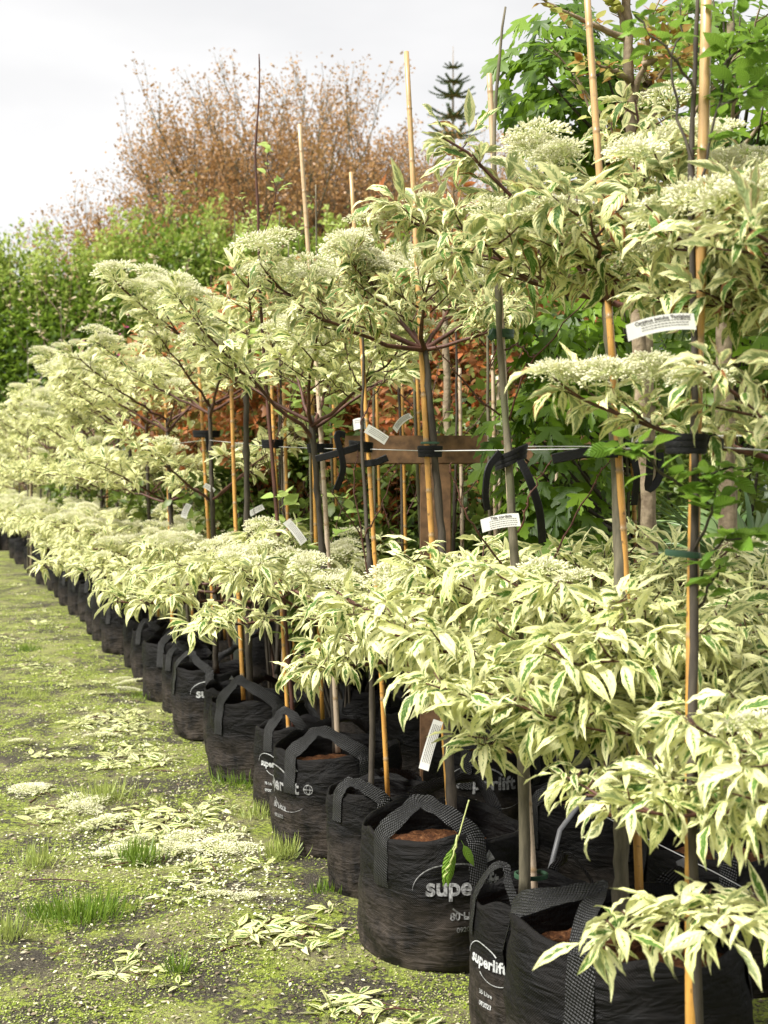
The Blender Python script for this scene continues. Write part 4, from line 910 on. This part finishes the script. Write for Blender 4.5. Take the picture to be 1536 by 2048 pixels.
def maple(label, base, H, blobs, nleaf, seed, size=(.06, .10), mt='maple', tr=.03, tm='trunk_rough', name='maple_tree'):
    q = np.random.RandomState(seed); base = np.array(base, float); root = thing(name, label, 'tree', base)
    trunk([base, base+np.array([.01, 0, H*.5]), base+np.array([0, .02, H])], tr, tr*.5, tm, root, base, seed=seed)
    P = []; D = []; Nn = []; top = base+np.array([0, .02, H]); tot = sum(b_[1]**2 for b_ in blobs)
    for c, rr, zs in blobs:
        c = np.array(c); b = B(); st = base+np.array([0, 0, min(max(.3, c[2]-base[2]-.35), H)])
        n = int(nleaf*rr**2/tot); d = unit(q.randn(n, 3)); rad = rr*(.45+.6*q.rand(n)**.6)*(1+.18*np.sin(d[:, 0]*5+seed)*np.sin(d[:, 2]*4+1)); p = c+d*rad[:, None]*np.array([1, 1, zs])
        for k in range(8):
            e = c+unit(q.randn(3))*rr*.8*np.array([1, 1, zs]); tube(b, bez(st-base, (st+e)/2-base+np.array([0, 0, -.05]), e-base, 9), np.linspace(.010, .003, 9), 6)
        b.obj('branch', M['trunk_dark'], root)
        P.append(p); o = unit(d*np.array([1, 1, .2])+np.array([0, -.25, 0])+q.randn(n, 3)*.35); D.append(unit(o*.7+np.array([0, 0, -.75]))); Nn.append(unit(o+np.array([0, 0, .7])))
    P = np.concatenate(P); D = np.concatenate(D); Nn = np.concatenate(Nn); S_ = q.uniform(size[0], size[1], len(P))
    fb = maple_leaves(P-base, D, Nn, S_, q); fb.obj('foliage', M[mt], root); return root
maple('maple with broad glossy green leaves filling the gap behind the nearest trunk', (W(1285, 1000, 4.6)[0], 4.6, 0), 3.2, [(W(1130, 640, 4.3), .26, 1.1), (W(1120, 900, 4.25), .28, 1.0), (W(1120, 1060, 4.2), .22, .9), (W(1190, 760, 4.6), .30, 1.2), (W(1110, 160, 4.6), .28, 1.0), (W(1200, 250, 4.75), .28, .9), (W(1130, 70, 4.8), .15, .8)], 850, 61, (.055, .10))
maple('maple at the right edge with dark green pointed leaves high up', (W(1458, 1000, 4.9)[0], 4.9, 0), 3.3, [(W(1480, 180, 4.6), .30, 1.1), (W(1540, 330, 4.4), .30, 1.0), (W(1480, 380, 4.8), .30, .9), (W(1450, 700, 5.0), .36, 1.0), (W(1530, 760, 5.0), .3, 1.), (W(1400, 60, 5.0), .2, .7)], 700, 62, (.06, .10))
# grey branching tree with young leaves at top
bx = W(1262, 500, 4.0)
stick_tree('grey barked tree with bare forking branches and reddish new leaves at the top', [np.array([bx[0]+.04, 4.0, 0]), W(1300, 1250, 4.0), W(1292, 950, 4.0), W(1272, 600, 4.0), W(1265, 330, 4.0), W(1258, 150, 4.0), W(1250, -60, 4.0)], .030, .016,
           [[W(1250, 75, 4), W(1190, 50, 3.95), W(1130, 25, 3.9), W(1075, -10, 3.9)], [W(1262, 165, 4), W(1230, 140, 3.9), W(1170, 120, 3.85)], [W(1265, 200, 4), W(1290, 120, 3.95), W(1300, 50, 3.9), W(1320, -20, 3.9)], [W(1262, 220, 4), W(1320, 150, 4.0), W(1380, 90, 4)],
            [W(1285, 130, 3.95), W(1330, 110, 3.9), W(1345, 40, 3.9)], [W(1290, 170, 4.0), W(1340, 130, 4.1), W(1370, 110, 4.1)], [W(1262, 300, 4), W(1200, 260, 3.9), W(1150, 150, 3.9)], [W(1270, 260, 4), W(1330, 210, 4.05), W(1400, 190, 4.1)], [W(1252, 60, 4), W(1235, 20, 4.0), W(1220, -20, 4.0)]], 63, 'trunk_rough', 'maple_young', 300, .045, 'trunk_rough', name='grey_barked_tree', buds=True)
for i, (px, py, d, r, lab) in enumerate([(1455, 1150, 4.3, .034, 'thick mottled brown trunk near the right edge before the palm'), (1300, 1150, 4.35, .028, 'mottled brown trunk right of the nearest grey trunk'), (900, 1100, 6.6, .022, 'pale straight trunk behind the brown timber post')]):
    p = W(px, py, d); q = np.array([p[0], d, 0]); root = thing('background_tree', lab, 'tree', q)
    top = np.array([p[0]-.03, d, 2.5]); trunk([q, q+np.array([.02, 0, .8]), q+np.array([-.01, 0, 1.5]), top], r, r*.75, 'trunk_rough', root, q, seed=70+i, knobs=16)
    T = TreeB(80+i)
    for k in range(4):
        a = k*1.6; T.limb(top, top+np.array([.35*math.cos(a), .35*math.sin(a), .5]), .009, .2, 5)
    for b in T.limbs: b.obj('branch', M['trunk_rough'], root, True, q)
    T.foliage(T.sites, ROWS_MID, 2, (.05, .08), (.2, .9), (.1, .5), nl=(2, 4)).obj('foliage', M['hornbeam' if i < 2 else 'red'], root, True, q)

# palm fronds
def palm(label, c, seed, nf=9, L=.55):
    q = np.random.RandomState(seed); c = np.array(c); root = thing('fan_palm', label, 'palm', (c[0], c[1], 0))
    b = B(); tube(b, [(0, 0, 0), (0, 0, c[2]*.5)], [.05, .04], 8); b.obj('trunk', M['trunk_rough'], root)
    for k in range(nf):
        az = q.rand()*6.28; el = q.uniform(.1, 1.2); d = np.array([math.cos(az)*math.cos(el), math.sin(az)*math.cos(el), math.sin(el)]); hub = np.array([0, 0, c[2]*.5])+d*q.uniform(.4, .65)
        b = B(); tube(b, bez((0, 0, c[2]*.45), hub*.5+np.array([0, 0, .2]), hub, 8), .006, 6)
        n = 26; up = np.array([0, 0, 1.]); sd_ = unit(np.cross(d, up)); nn = unit(np.cross(sd_, d)); an = np.linspace(-1.5, 1.5, n)
        D = np.cos(an)[:, None]*d+np.sin(an)[:, None]*sd_; P = np.tile(hub, (n, 1))
        leaves(b, P, D, np.tile(nn, (n, 1)), L*(1-.2*np.abs(an)/1.5)*q.uniform(.85, 1.1, n), .014, q.uniform(.5, 1.6, n), -.6, q.rand(n, 3), (0, .1, .3, .5, .7, .85, 1), 2)
        b.obj('frond', M['palm'], root)
palm('fan palm with drooping grey green fronds behind the right trunks', W(1440, 1060, 5.2), 91, 12)
palm('fan palm partly hidden behind the mottled trunks, farther right', W(1560, 1000, 4.9), 92, 11)
palm('low fan palm with dark fronds behind the timber post', W(960, 1050, 6.6), 93, 9, .45)

# shrubs made of leaf clouds
def shrub(label, c, rad, n, seed, mt, size, name='leafy_shrub', cat='shrub', stems=10, group=None, mix=None, tips=0, lump=.25, rows=ROWS_LO, stem_m='trunk_dark', wr=.3, up=0.0):
    q = np.random.RandomState(seed); c = np.array(c, float); rad = np.array(rad, float); base = np.array([c[0], c[1], 0]); root = thing(name, label, cat, base, group)
    b = B()
    for k in range(stems):
        e = c+unit(q.randn(3))*rad*.85; e[2] = max(e[2], .1); s0 = base+np.array([q.randn()*.12*rad[0], q.randn()*.12*rad[1], 0])
        P = bez(s0, (s0+e)/2+np.array([0, 0, .15*rad[2]]), e, 9)-base; tube(b, P, np.linspace(.012*rad[2]**.5+.004, .003, 9), 5)
    b.obj('stems', M[stem_m], root)
    d = unit(q.randn(n, 3)); f = 1+lump*(np.sin(d[:, 0]*5+seed)+np.sin(d[:, 1]*6+1)+np.sin(d[:, 2]*7+2*d[:, 0]*3))*.5
    rr = (.55+.5*q.rand(n)**.5)*f; P = c+d*rr[:, None]*rad
    # clump
    cl = unit(q.randn(max(8, n//60), 3))*(.7+.4*q.rand(max(8, n//60), 1))*rad*1.0+c; idx = q.randint(0, len(cl), n); m = q.rand(n) < .6
    P[m] = cl[idx[m]]+q.randn(m.sum(), 3)*rad*.13
    P[:, 2] = np.maximum(P[:, 2], .03); D = unit(d+q.randn(n, 3)*.7+np.array([0, 0, up])); L = size*(.6+.8*q.rand(n)); fb = B()
    leaves(fb, P-base, D, np.array([0, 0, 1.])+q.randn(n, 3)*.5, L, L*wr, q.rand(n)*.9, .4, q.rand(n, 3), rows, 2 if size > .04 and n < 9000 else 1)
    fb.obj('foliage', M[mt], root)
    return root
reds = [(500, 800, 8.6, .6), (430, 770, 9.6, .7), (600, 850, 7.6, .5), (760, 760, 8.2, .75), (930, 820, 7.4, .65), (1010, 700, 8.0, .7), (690, 900, 8.9, .6), (850, 960, 7.0, .4)]
rl = ['rusty shrub seen left of the neat black band', 'rusty shrub behind the fourth dogwood fork', 'red and orange leaved shrub at the left of the red group', 'tall red leaved shrub behind the white tags', 'orange leaved shrub above the brown rail', 'red leaved shrub against the big green maple', 'farther red shrub glimpsed between two stakes', 'low orange shrub under the brown rail']
for i, (px, py, d, r) in enumerate(reds): shrub(rl[i], W(px, py, d), (r, r*.8, r), 4500, 100+i, 'red', .06, 'red_leaved_shrub', group='red leaved shrubs', stem_m='twig_pale', stems=22)
gs = [(560, 1010, 7.4, .5, 'green shrub in shade behind the third dogwood'), (820, 1060, 6.9, .6, 'green shrub under the brown rail and post'), (1000, 1000, 6.6, .6, 'dark green shrub behind the long strap tails'), (1180, 1050, 6.0, .7, 'dark green shrub behind the maple'), (1330, 880, 6.6, .95, 'dense dark shrub behind the right trunks'), (1500, 800, 6.8, 1.1, 'dense dark shrub at the right edge'), (1120, 700, 7.6, 1.0, 'broad dark shrub filling the space behind the maple'), (420, 1020, 9.5, .6, 'low green shrub behind the galvanised post'), (250, 1000, 12, .7, 'low green shrub behind the far dogwoods'), (700, 1180, 6.2, .4, 'low green shrub between second row bags')]
for i, (px, py, d, r, lab) in enumerate(gs): shrub(lab, W(px, py, d), (r, r*.7, r*.9), 2200, 120+i, 'shrub', .075, stems=12, group='green shrubs behind the rows')
# hedge: tall evergreen shrubs
hx = [(-9.6, 17.6, 2.9, 4.55), (-7.6, 17.0, 2.6, 4.5), (-6.1, 17.4, 2.2, 5.2), (-4.6, 17.0, 2.2, 5.0), (-3.0, 17.3, 2.2, 5.3), (-1.4, 17.0, 2.2, 5.2), (.2, 17.4, 2.2, 5.4), (1.9, 17.1, 2.3, 4.9), (3.8, 17.4, 2.5, 4.3), (6.0, 17.2, 2.7, 4.2), (8.3, 17.5, 2.7, 4.4)]
for i, (x, y, r, H) in enumerate(hx):
    x, y, r, H = x*1.68, y+12, r*1.7, 1.42+(H-1.42)*(1.44+.10*((i*5) % 3))
    root = shrub(f'{ORD[i]} tall green hedge shrub counted from the left' + (', dark and dense' if i < 3 else ', feathery at its top' if i < 8 else ', mostly hidden by nearer trees'), (x, y, H*.46), (r*.62, 1.5, H*.50), 26000, 140+i, 'hedge', .135, 'hedge_shrub', 'hedge shrub', 14, 'tall green hedge', lump=.12, wr=.28, up=.3)
    q = np.random.RandomState(300+i); n = 60; b = B(); P = []; D = []
    for k in range(n):
        a = np.array([q.uniform(-.62, .62)*r, q.uniform(-.7, .7), H*q.uniform(.70, .88)]); a[2] -= .25*(a[0]/r)**2*H
        e = a+np.array([q.randn()*.26, q.randn()*.1, q.uniform(.9, 2.3)]); tube(b, bez(a, (a+e)/2+q.randn(3)*.05, e, 5), [.014, .012, .010, .007, .004], 3)
        m = 110; t = q.rand(m)**.8; P.append(a+(e-a)*t[:, None]+q.randn(m, 3)*np.array([.20, .20, .08])*(1.15-t)[:, None]); D.append(unit(q.randn(m, 3)+np.array([0, 0, .8])))
    b.obj('shoot_stems', M['twig_pale'], root); P = np.concatenate(P); D = np.concatenate(D); fb = B(); L = .13*(.6+.7*q.rand(len(P)))
    leaves(fb, P, D, q.randn(len(P), 3), L, L*.26, .3, .3, q.rand(len(P), 3), (0, .45, 1.), 1); fb.obj('shoot_leaves', M['hedge_tip'], root)

# big brown tree
def broad_tree(label, base, H, Rw, seed, nmain=26, nleaf=52000):
    q = np.random.RandomState(seed); base = np.array(base, float); root = thing('bare_branched_tree', label, 'tree', base); b = B(); tips = []
    tube(b, [(0, 0, 0), (.1, 0, H*.10), (0, 0, H*.2)], [.45, .38, .32], 10); b.obj('trunk', M['trunk_dark'], root)
    b = B()
    def grow(p, d, l, r, lev):
        n = 5; pts = [p]; dd = d
        for i in range(n):
            dd = unit(dd+q.randn(3)*.10+np.array([0, 0, .05])); pts.append(pts[-1]+dd*l/n)
        tube(b, pts, np.linspace(r, r*.55, n+1), 4 if lev else 6)
        if lev >= 3:
            tips.extend(pts[1:]); return
        k = [6, 5, 5][lev]
        for i in range(k):
            t = q.uniform(.35, 1); j = min(n-1, int(t*n)); s_ = .55 if lev < 1 else .5
            nd = unit(dd+q.randn(3)*s_*.75+np.array([0, 0, .12])); grow(pts[j+1], nd, l*q.uniform(.45, .68), r*.42, lev+1)
    for i in range(nmain):
        a = i*2.4; el = math.acos(1-.80*((i+.5)/nmain)); d = unit([math.sin(el)*math.cos(a), math.sin(el)*math.sin(a)*.7, math.cos(el)])
        sc2 = 1/math.sqrt((1-d[2]**2)/(Rw*Rw)+d[2]**2); grow(np.array([0, 0, H*.18]), d, H*.385*sc2, .11, 0)
    b.obj('branches', M['trunk'], root)
    tp = np.array(tips); idx = q.randint(0, len(tp), nleaf); P = tp[idx]+q.randn(nleaf, 3)*.15; keep = rs.rand(nleaf) < 1; L = .085*(.6+.8*q.rand(nleaf)); fb = B()
    leaves(fb, P, unit(q.randn(nleaf, 3)), q.randn(nleaf, 3), L, L*.4, .4, .3, q.rand(nleaf, 3), (0, .5, 1.), 1); fb.obj('foliage', M['autumn'], root); return root
broad_tree('large domed tree with brown new leaves beyond the hedge', (-3.1, 38, 0), 14.9, .84, 5, 60, 190000)
broad_tree('second brown leaved tree lower and further right beyond the hedge', (1.7, 43, 0), 14.3, .9, 6, 40, 120000)
# Norfolk pine
def norfolk(label, base, H, seed, tiers, spire):
    q = np.random.RandomState(seed); base = np.array(base, float); root = thing('norfolk_pine', label, 'tree', base); b = B(); tube(b, [(0, 0, 0), (0, 0, H*.5), (0, 0, H*.9), (0, 0, H)], [.28, .16, .05, .012], 8); b.obj('trunk', M['trunk_rough'], root)
    for z, r in tiers:
        b = B(); nb = 9
        for k in range(nb):
            a = k*2*PI/nb+q.rand()*.3; e = np.array([r*math.cos(a), r*math.sin(a), z+r*.16]); pts = bez((0, 0, z), (e[0]*.55, e[1]*.55, z-r*.10), e, 8); tube(b, pts, np.linspace(.05, .012, 8), 4)
            n = 150; t = .08+.92*q.rand(n); P = np.stack([np.interp(t, np.linspace(0, 1, 8), pts[:, j]) for j in range(3)], -1); sdir = np.array([-math.sin(a), math.cos(a), 0]); D = unit(sdir*q.choice([-1, 1], n)[:, None]*.9+np.array([math.cos(a), math.sin(a), .35])*.7+q.randn(n, 3)*.08)
            L = r*.15*(1.1-.5*t)*(.7+.5*q.rand(n)); leaves(b, P, D, q.randn(n, 3), L, .04, .2, .2, q.rand(n, 3), (0, .5, 1.), 1, mi=1)
        b.obj('branch_tier', [M['trunk_rough'], M['pine']], root)
nb_ = W(905, 1000, 60)
zz = lambda py: W(905, py, 60)[2]
norfolk('tiered dark norfolk pine standing against the white sky', (nb_[0], 60, 0), zz(92), 7, [(zz(134), .5), (zz(163), .85), (zz(190), 1.15), (zz(232), 1.3), (zz(270), 1.5)], 0)

# ------------------------------------------------------------------ timber frame, galvanised post, pipes
def box_obj(name, lo, hi, m, parent, org, bev=.004):
    import bmesh
    bm = bmesh.new(); bmesh.ops.create_cube(bm, size=1); lo = np.array(lo); hi = np.array(hi)
    for v in bm.verts: v.co = Vector(((lo+hi)/2-np.array(org)+np.array(v.co)*(hi-lo)))
    bmesh.ops.bevel(bm, geom=list(bm.edges), offset=bev, segments=2, affect='EDGES')
    me = bpy.data.meshes.new(name); bm.to_mesh(me); bm.free(); me.materials.append(M[m]); return link(bpy.data.objects.new(name, me), parent)
pD = 5.15; p = W(871, 928, pD); fr = thing('timber_frame', 'dark weathered timber post with a brown rail bolted across its top', 'frame', (p[0], pD, 0))
a = W(690, 928, pD); e = W(1180, 872, pD)
box_obj('post', (p[0]-.065, pD-.06, 0), (p[0]+.065, pD+.06, a[2]-.002), 'timber', fr, (p[0], pD, 0))
box_obj('rail', (a[0], pD-.05, a[2]), (e[0], pD+.05, e[2]), 'timber', fr, (p[0], pD, 0))
gp = W(481, 1060, 7.9); b = B(); tube(b, [(0, 0, 0), (0, 0, 1.70), (0, 0, 1.74)], [.05, .05, .047], 20); o = b.obj('steel_post', M['galv']); o.location = (gp[0], 7.9, 0); tag(o, 'grey galvanised steel post standing among the young trees', 'post')
wire([W(1085, 1800, 3.4), W(1120, 1660, 3.5), W(1165, 1600, 3.6), W(1205, 1600, 3.7), W(1240, 1640, 3.8), W(1260, 1800, 3.9)], .008, 'looped grey irrigation pipe behind the 35 Litre bag', 'pipe', 'irrigation_pipe', 'pipe')
wire([W(1360, 1720, 3.0), W(1400, 1800, 2.95), W(1450, 1840, 2.9), W(1560, 1850, 2.85)], .012, 'grey irrigation pipe curving to the right edge behind the nearest bag', 'pipe', 'irrigation_pipe', 'pipe')
wire([W(1165, 1610, 3.5), W(1300, 1680, 3.3), W(1430, 1745, 3.1), W(1560, 1815, 2.95)], .0014, 'thin pale wire slanting between the bags at the right', 'wire')

# ------------------------------------------------------------------ tags
def plant_tag(label, c, ang, L, w_, depth_rot=.0, text=None, bend=.15, lines=3, tsz=.011):
    c = np.array(c); root = thing('plant_tag', label, 'plant tag', c, 'plant tags'); n = 10; b = B()
    ux = np.array([math.cos(ang)*math.cos(depth_rot), math.sin(depth_rot), math.sin(ang)*math.cos(depth_rot)]); uz = unit(np.cross(ux, np.array([0, 1., 0]))); uz = uz if uz[2] > 0 else -uz; un = unit(np.cross(ux, uz)); un = un if un[1] < 0 else -un
    def mp_(x, y, o_): return ux*x+uz*(y+bend*L*(1-(2*x/L)**2)*.3)+un*(o_+bend*L*.25*math.sin(x/L*3))
    V = []; 
    for i in range(n+1):
        x = -L/2+L*i/n
        V += [mp_(x, -w_/2, .0006), mp_(x, w_/2, .0006), mp_(x, w_/2, -.0006), mp_(x, -w_/2, -.0006)]
    i = np.arange(n)[:, None]*4+np.arange(4)[None]; j = np.arange(n)[:, None]*4+(np.arange(4)[None]+1) % 4
    F = np.vstack([np.stack([i, j, j+4, i+4], -1).reshape(-1, 4), [(0, 1, 2, 3)], [(n*4+3, n*4+2, n*4+1, n*4)]]); b.put(V, F); b.obj('card', M['tag'], root, False)
    if lines:
        VV = []; FF = []; q = random.Random(int(abs(c[0]*999)))
        for k in range(lines):
            y = w_*(.12-.16*k) if text else w_*(.30-.17*k); x = -L*.28 if text else -L*.36
            while x < L*.40:
                l = q.uniform(.002, .006); s0 = len(VV)
                VV += [mp_(x, y-.0007, .0012), mp_(x+l, y-.0007, .0012), mp_(x+l, y+.0007, .0012), mp_(x, y+.0007, .0012)]; FF.append((s0, s0+1, s0+2, s0+3)); x += l+.0012
        poly_obj('small_print', VV, FF, M['ink'], root)
    if text:
        V, F = text_geo(text, tsz, .00025); V[:, 0] += L*.04
        poly_obj('title_print', [mp_(v[0], v[1]+w_*.22, .0013) for v in V], F, M['ink'], root)
    return root
plant_tag("long white tag printed Carpinus betulus beside the thick golden stake", W(1322, 655, 2.2), .17, .125, .030, .1, "Carpinus betulus 'Fastigiata'", .2, 3, .0092)
plant_tag('white tag printed Tilia cordata hanging left of the weathered stake', W(1001, 1046, 3.1), .18, .10, .034, -.1, 'Tilia cordata', .15, 4, .011)
plant_tag('beige rectangular tag tilted down beside the orange stake', W(753, 869, 4.28), -.55, .085, .034, .1, None, .05, 4)
plant_tag('small white tag wrapped on the orange stake', W(719, 849, 4.33), .1, .045, .04, 0, None, .3, 2)
tr_ = plant_tag('white tag curled at the end of a tan ribbon', W(806, 846, 4.1), .75, .075, .022, .3, None, .4, 4)
b = B(); rp_ = bez(W(820, 838, 4.1), W(842, 815, 4.05), W(858, 788, 4.0), 10)-np.array(tr_.location); dv = np.array([.0035, 0, .0035]); i_ = np.arange(9)[:, None]*4+np.arange(4)[None]; j_ = np.arange(9)[:, None]*4+(np.arange(4)[None]+1) % 4
b.put(np.stack([rp_-dv, rp_+dv, rp_+dv+[0, .001, 0], rp_-dv+[0, .001, 0]], 1), np.stack([i_, j_, j_+4, i_+4], -1).reshape(-1, 4)); b.obj('ribbon', M['bamboo_pale'], tr_)
plant_tag('white tag low on the stake of the fifth variegated tree', W(373, 1022, 6.8), 1.2, .085, .035, .3, None, .2, 4)
plant_tag('small white tag beside the galvanised post', W(418, 977, 6.9), -.6, .07, .03, .2, None, .2, 4)
plant_tag('white tag sloping right of the galvanised post', W(513, 1021, 6.9), .5, .09, .032, .1, None, .1, 4)
plant_tag('bright white tag above the low flower heads', W(590, 1064, 5.1), -.9, .12, .035, .1, None, .1, 4)
plant_tag('white tag hanging under the mid right flowering branch', W(1282, 862, 2.9), 1.3, .07, .03, .1, None, .1, 4)
plant_tag('pale printed tag hanging steeply below the drooping leaves over the large bag', W(862, 1490, 3.3), 1.25, .14, .028, .3, None, .05, 5)

# ------------------------------------------------------------------ ground cover things: clippings, tufts
def clip_mesh(seed, nl=8, L=(.06, .11), stem=True, head=False):
    q = np.random.RandomState(seed); b = B(); P = []; D = []
    for s_ in range(q.randint(2, 4)):
        c = np.array([q.randn()*.09, q.randn()*.06, .008+.012*q.rand()]); k = q.randint(3, nl)
        for i in range(k):
            a = i*2*PI/k+q.randn()*.4; P.append(c); D.append([math.cos(a), math.sin(a), .25+.5*q.rand()])
    n = len(P); Ls = q.uniform(L[0]*.7, L[1], n); leaves(b, P, D, np.tile([0, 0, 1.], (n, 1))+q.randn(n, 3)*.6, Ls, Ls*.17, q.uniform(.5, 1.3, n), q.uniform(-.6, .9, n), q.rand(n, 3), ROWS_MID, 2, q.randn(n)*.6, .1)
    V = b.V[-1]; V[:, 2] = np.maximum(V[:, 2]*.6, .004+.003*q.rand(len(V)))
    if stem:
        a = q.rand()*6.28; tube(b, [(0, 0, .012), (math.cos(a)*.06, math.sin(a)*.06, .02), (math.cos(a)*.14, math.sin(a)*.14, .010)], [.0025, .0025, .002], 5, 1)
    return b.mesh('leafy_clipping', [M['var'], M['twig']])
CL = [clip_mesh(400+i, 6+i % 3, (.06, .115)) for i in range(7)]
bigheap = [(250, 1450, 1.0, 34, (95, 30)), (170, 1250, 1.0, 22, (75, 30)), (330, 1460, 1.0, 18, (60, 28)), (60, 1180, 1, 18, (60, 60)), (230, 1520, 1, 16, (100, 30)), (430, 1790, 1.0, 5, (60, 25)), (540, 1880, 1.0, 8, (75, 18)), (270, 1960, .8, 4, (40, 14)), (360, 1635, 1, 8, (60, 22)), (450, 1590, 1, 6, (40, 16)), (150, 1370, .8, 12, (120, 40)), (400, 1690, .9, 14, (80, 18)), (240, 1660, .8, 12, (120, 18)), (90, 1620, .8, 5, (60, 20)), (760, 2030, 1, 5, (60, 12)), (330, 1340, 1, 10, (40, 40)), (900, 2010, .8, 2, (30, 10)), (60, 1320, .8, 8, (40, 60))]
cn = 0
def ground_pt(px, py):
    d = CH*FPX/(py-970); return W(px, py, d)
def where(px, py):
    side = 'left' if px < 250 else 'middle' if px < 480 else 'right'
    return f'on the {side} of the mossy path'
for (cx, cyy, s0, n, sp) in bigheap:
    for i in range(n):
        px = cx+rnd.gauss(0, 1)*sp[0]*.6; py = cyy+rnd.gauss(0, 1)*sp[1]*.6
        if py < 1120: continue
        d = CH*FPX/(py-970-0); x = (px-768)/FPX*d; y = d
        if x > rowx(y)-.32: continue
        o = bpy.data.objects.new('leafy_clipping', CL[cn % len(CL)]); link(o); o.location = (x, y, float(hgt(np.array(x), np.array(y)))); o.rotation_euler = (0, 0, rnd.uniform(0, 6.28)); k = s0*rnd.uniform(.5, 1.0); o.scale = (k, k, k)
        tag(o, 'cream and green leaf clipping lying on the mossy path among many like it', 'leaf clipping', 'fallen clippings on the moss'); cn += 1
def fallen_head(px, py, k, i):
    d = CH*FPX/(py-970); o = bpy.data.objects.new('fallen_flower_head', HEADS[i % 3]); link(o); x = (px-768)/FPX*d
    o.location = (x, d, .024*k); o.rotation_euler = (rnd.uniform(-.2, .2), rnd.uniform(-.2, .2), rnd.uniform(0, 6.28)); o.scale = (k, k*1.3, k*.4)
    tag(o, 'fallen cream flower head lying on the moss among many like it', 'flower head', 'fallen flower heads')
i = 0
for cx, cyy, n, sp in ((45, 1590, 3, (15, 12)), (165, 1630, 5, (22, 18)), (420, 1700, 7, (60, 16)), (470, 1800, 2, (40, 10)), (240, 1375, 3, (14, 10)), (230, 1700, 3, (90, 14)), (120, 1500, 2, (60, 30))):
    for _ in range(n):
        fallen_head(cx+rnd.gauss(0, 1)*sp[0], cyy+rnd.gauss(0, 1)*sp[1], rnd.uniform(.7, 1.2), i); i += 1
def tuft(px, py, w_, h, n, mt, label, seed):
    q = np.random.RandomState(seed); d = CH*FPX/(py-970); x = (px-768)/FPX*d; b = B()
    P = np.stack([q.randn(n)*w_*.6*(1+.6*(q.rand(n) < .2)), q.randn(n)*w_*.45, np.zeros(n)], -1); az = q.rand(n)*6.28; D = np.stack([np.cos(az)*.8, np.sin(az)*.8, .35+q.rand(n)], -1)+P*np.array([3, 3, 0]); L = h*(.25+.9*q.rand(n))
    leaves(b, P, D, np.stack([-np.cos(az), -np.sin(az), .3+0*az], -1)*-1+q.randn(n, 3)*.1, L, .0016+.0006*q.rand(n), q.uniform(.2, 1.4, n), .1, q.rand(n, 3), (-.2, 0, .3, .6, .85, 1.), 1)
    o = b.obj('grass_tuft', M[mt]); o.location = (x, d, 0); tag(o, label, 'grass tuft', 'grass tufts on the ground')
tuft(160, 1850, .10, .085, 620, 'grass', 'dense dark green grass tuft at the lower left of the path', 1)
tuft(85, 1845, .05, .06, 160, 'grass', 'small green tuft touching the dense dark tuft', 2)
tuft(275, 1735, .055, .10, 240, 'grass', 'spiky green tuft right of the dense tuft, in flower litter', 3)
tuft(70, 1740, .06, .09, 170, 'drygrass', 'pale spiky tuft at the left edge above the dense tuft', 4)
tuft(215, 1610, .09, .11, 260, 'drygrass', 'wide pale grass tuft beside fallen flower heads', 5)
tuft(560, 1725, .05, .10, 170, 'drygrass', 'wispy tuft at the foot of the large worn logo bag', 6)
tuft(480, 1580, .10, .09, 260, 'grass', 'bright green tuft along the foot of the dusty bag', 7)
tuft(15, 1890, .04, .09, 130, 'drygrass', 'pale tuft cut by the left edge below the dense tuft', 8)
tuft(55, 1305, .08, .07, 200, 'grass', 'small dark green tuft far left among clippings', 9)
tuft(350, 1960, .025, .07, 80, 'grass', 'tiny green tuft near the lowest leaf clipping', 10)
tuft(290, 1400, .10, .06, 160, 'grass', 'low green weeds at the foot of the wide plain bag', 11)
tuft(60, 1400, .10, .09, 160, 'drygrass', 'tall weeds at the left edge of the path', 12)
tuft(655, 1800, .06, .06, 120, 'grass', 'green weeds against the plain small bag', 13)
tuft(520, 1640, .06, .07, 120, 'drygrass', 'wispy grass beside the narrow printed bag', 14)
# hanging green sprig between bags
sp_ = stick_tree('limp green sprig hanging over the large worn logo bag', [W(938, 1600, 3.3), W(915, 1680, 3.28), W(905, 1700, 3.28)], .002, .0015, [[W(915, 1670, 3.28), W(900, 1730, 3.27), W(888, 1755, 3.27)]], 501, 'stalk', None, 0, name='leafy_sprig', buds=False, group=None)
sp_['category'] = 'sprig'; b = B(); org = np.array(sp_.location)
P = [W(912, 1675, 3.28)-org, W(905, 1690, 3.28)-org, W(922, 1680, 3.28)-org]; leaves(b, P, [(-.25, 0, -1), (-.1, 0, -1), (.5, 0, -1)], [(0, -1, .2)]*3, [.12, .10, .07], [.02, .016, .014], .3, -.8, np.full((3, 3), .4), ROWS_MID, 2); b.obj('foliage', M['hornbeam'], sp_)
# bare brown twigs lying on the path
for i, (x0, y0, x1, y1) in enumerate([(205, 1745, 340, 1735), (60, 1615, 110, 1580), (430, 1925, 500, 1905), (60, 1772, 215, 1782), (300, 1548, 400, 1560), (520, 1765, 580, 1785)]):
    A, E = ground_pt(x0, y0), ground_pt(x1, y1); A[2] = E[2] = .012; b = B(); mid = (A+E)/2+np.array([0, .02, .012]); tube(b, bez(A, mid, E, 8), np.linspace(.003, .0015, 8), 5)
    o = b.obj('fallen_twig', M['twig']); tag(o, ['dark twig beside the spiky green tuft', 'dark forked twig under a fallen flower head at the left', 'red brown twig inside the long leaf clipping near the bags', 'thin straight twig above the dense tuft', 'dark twig below the heap of clippings', 'reddish twig near the plain small bag'][i], 'twig', 'fallen twigs')
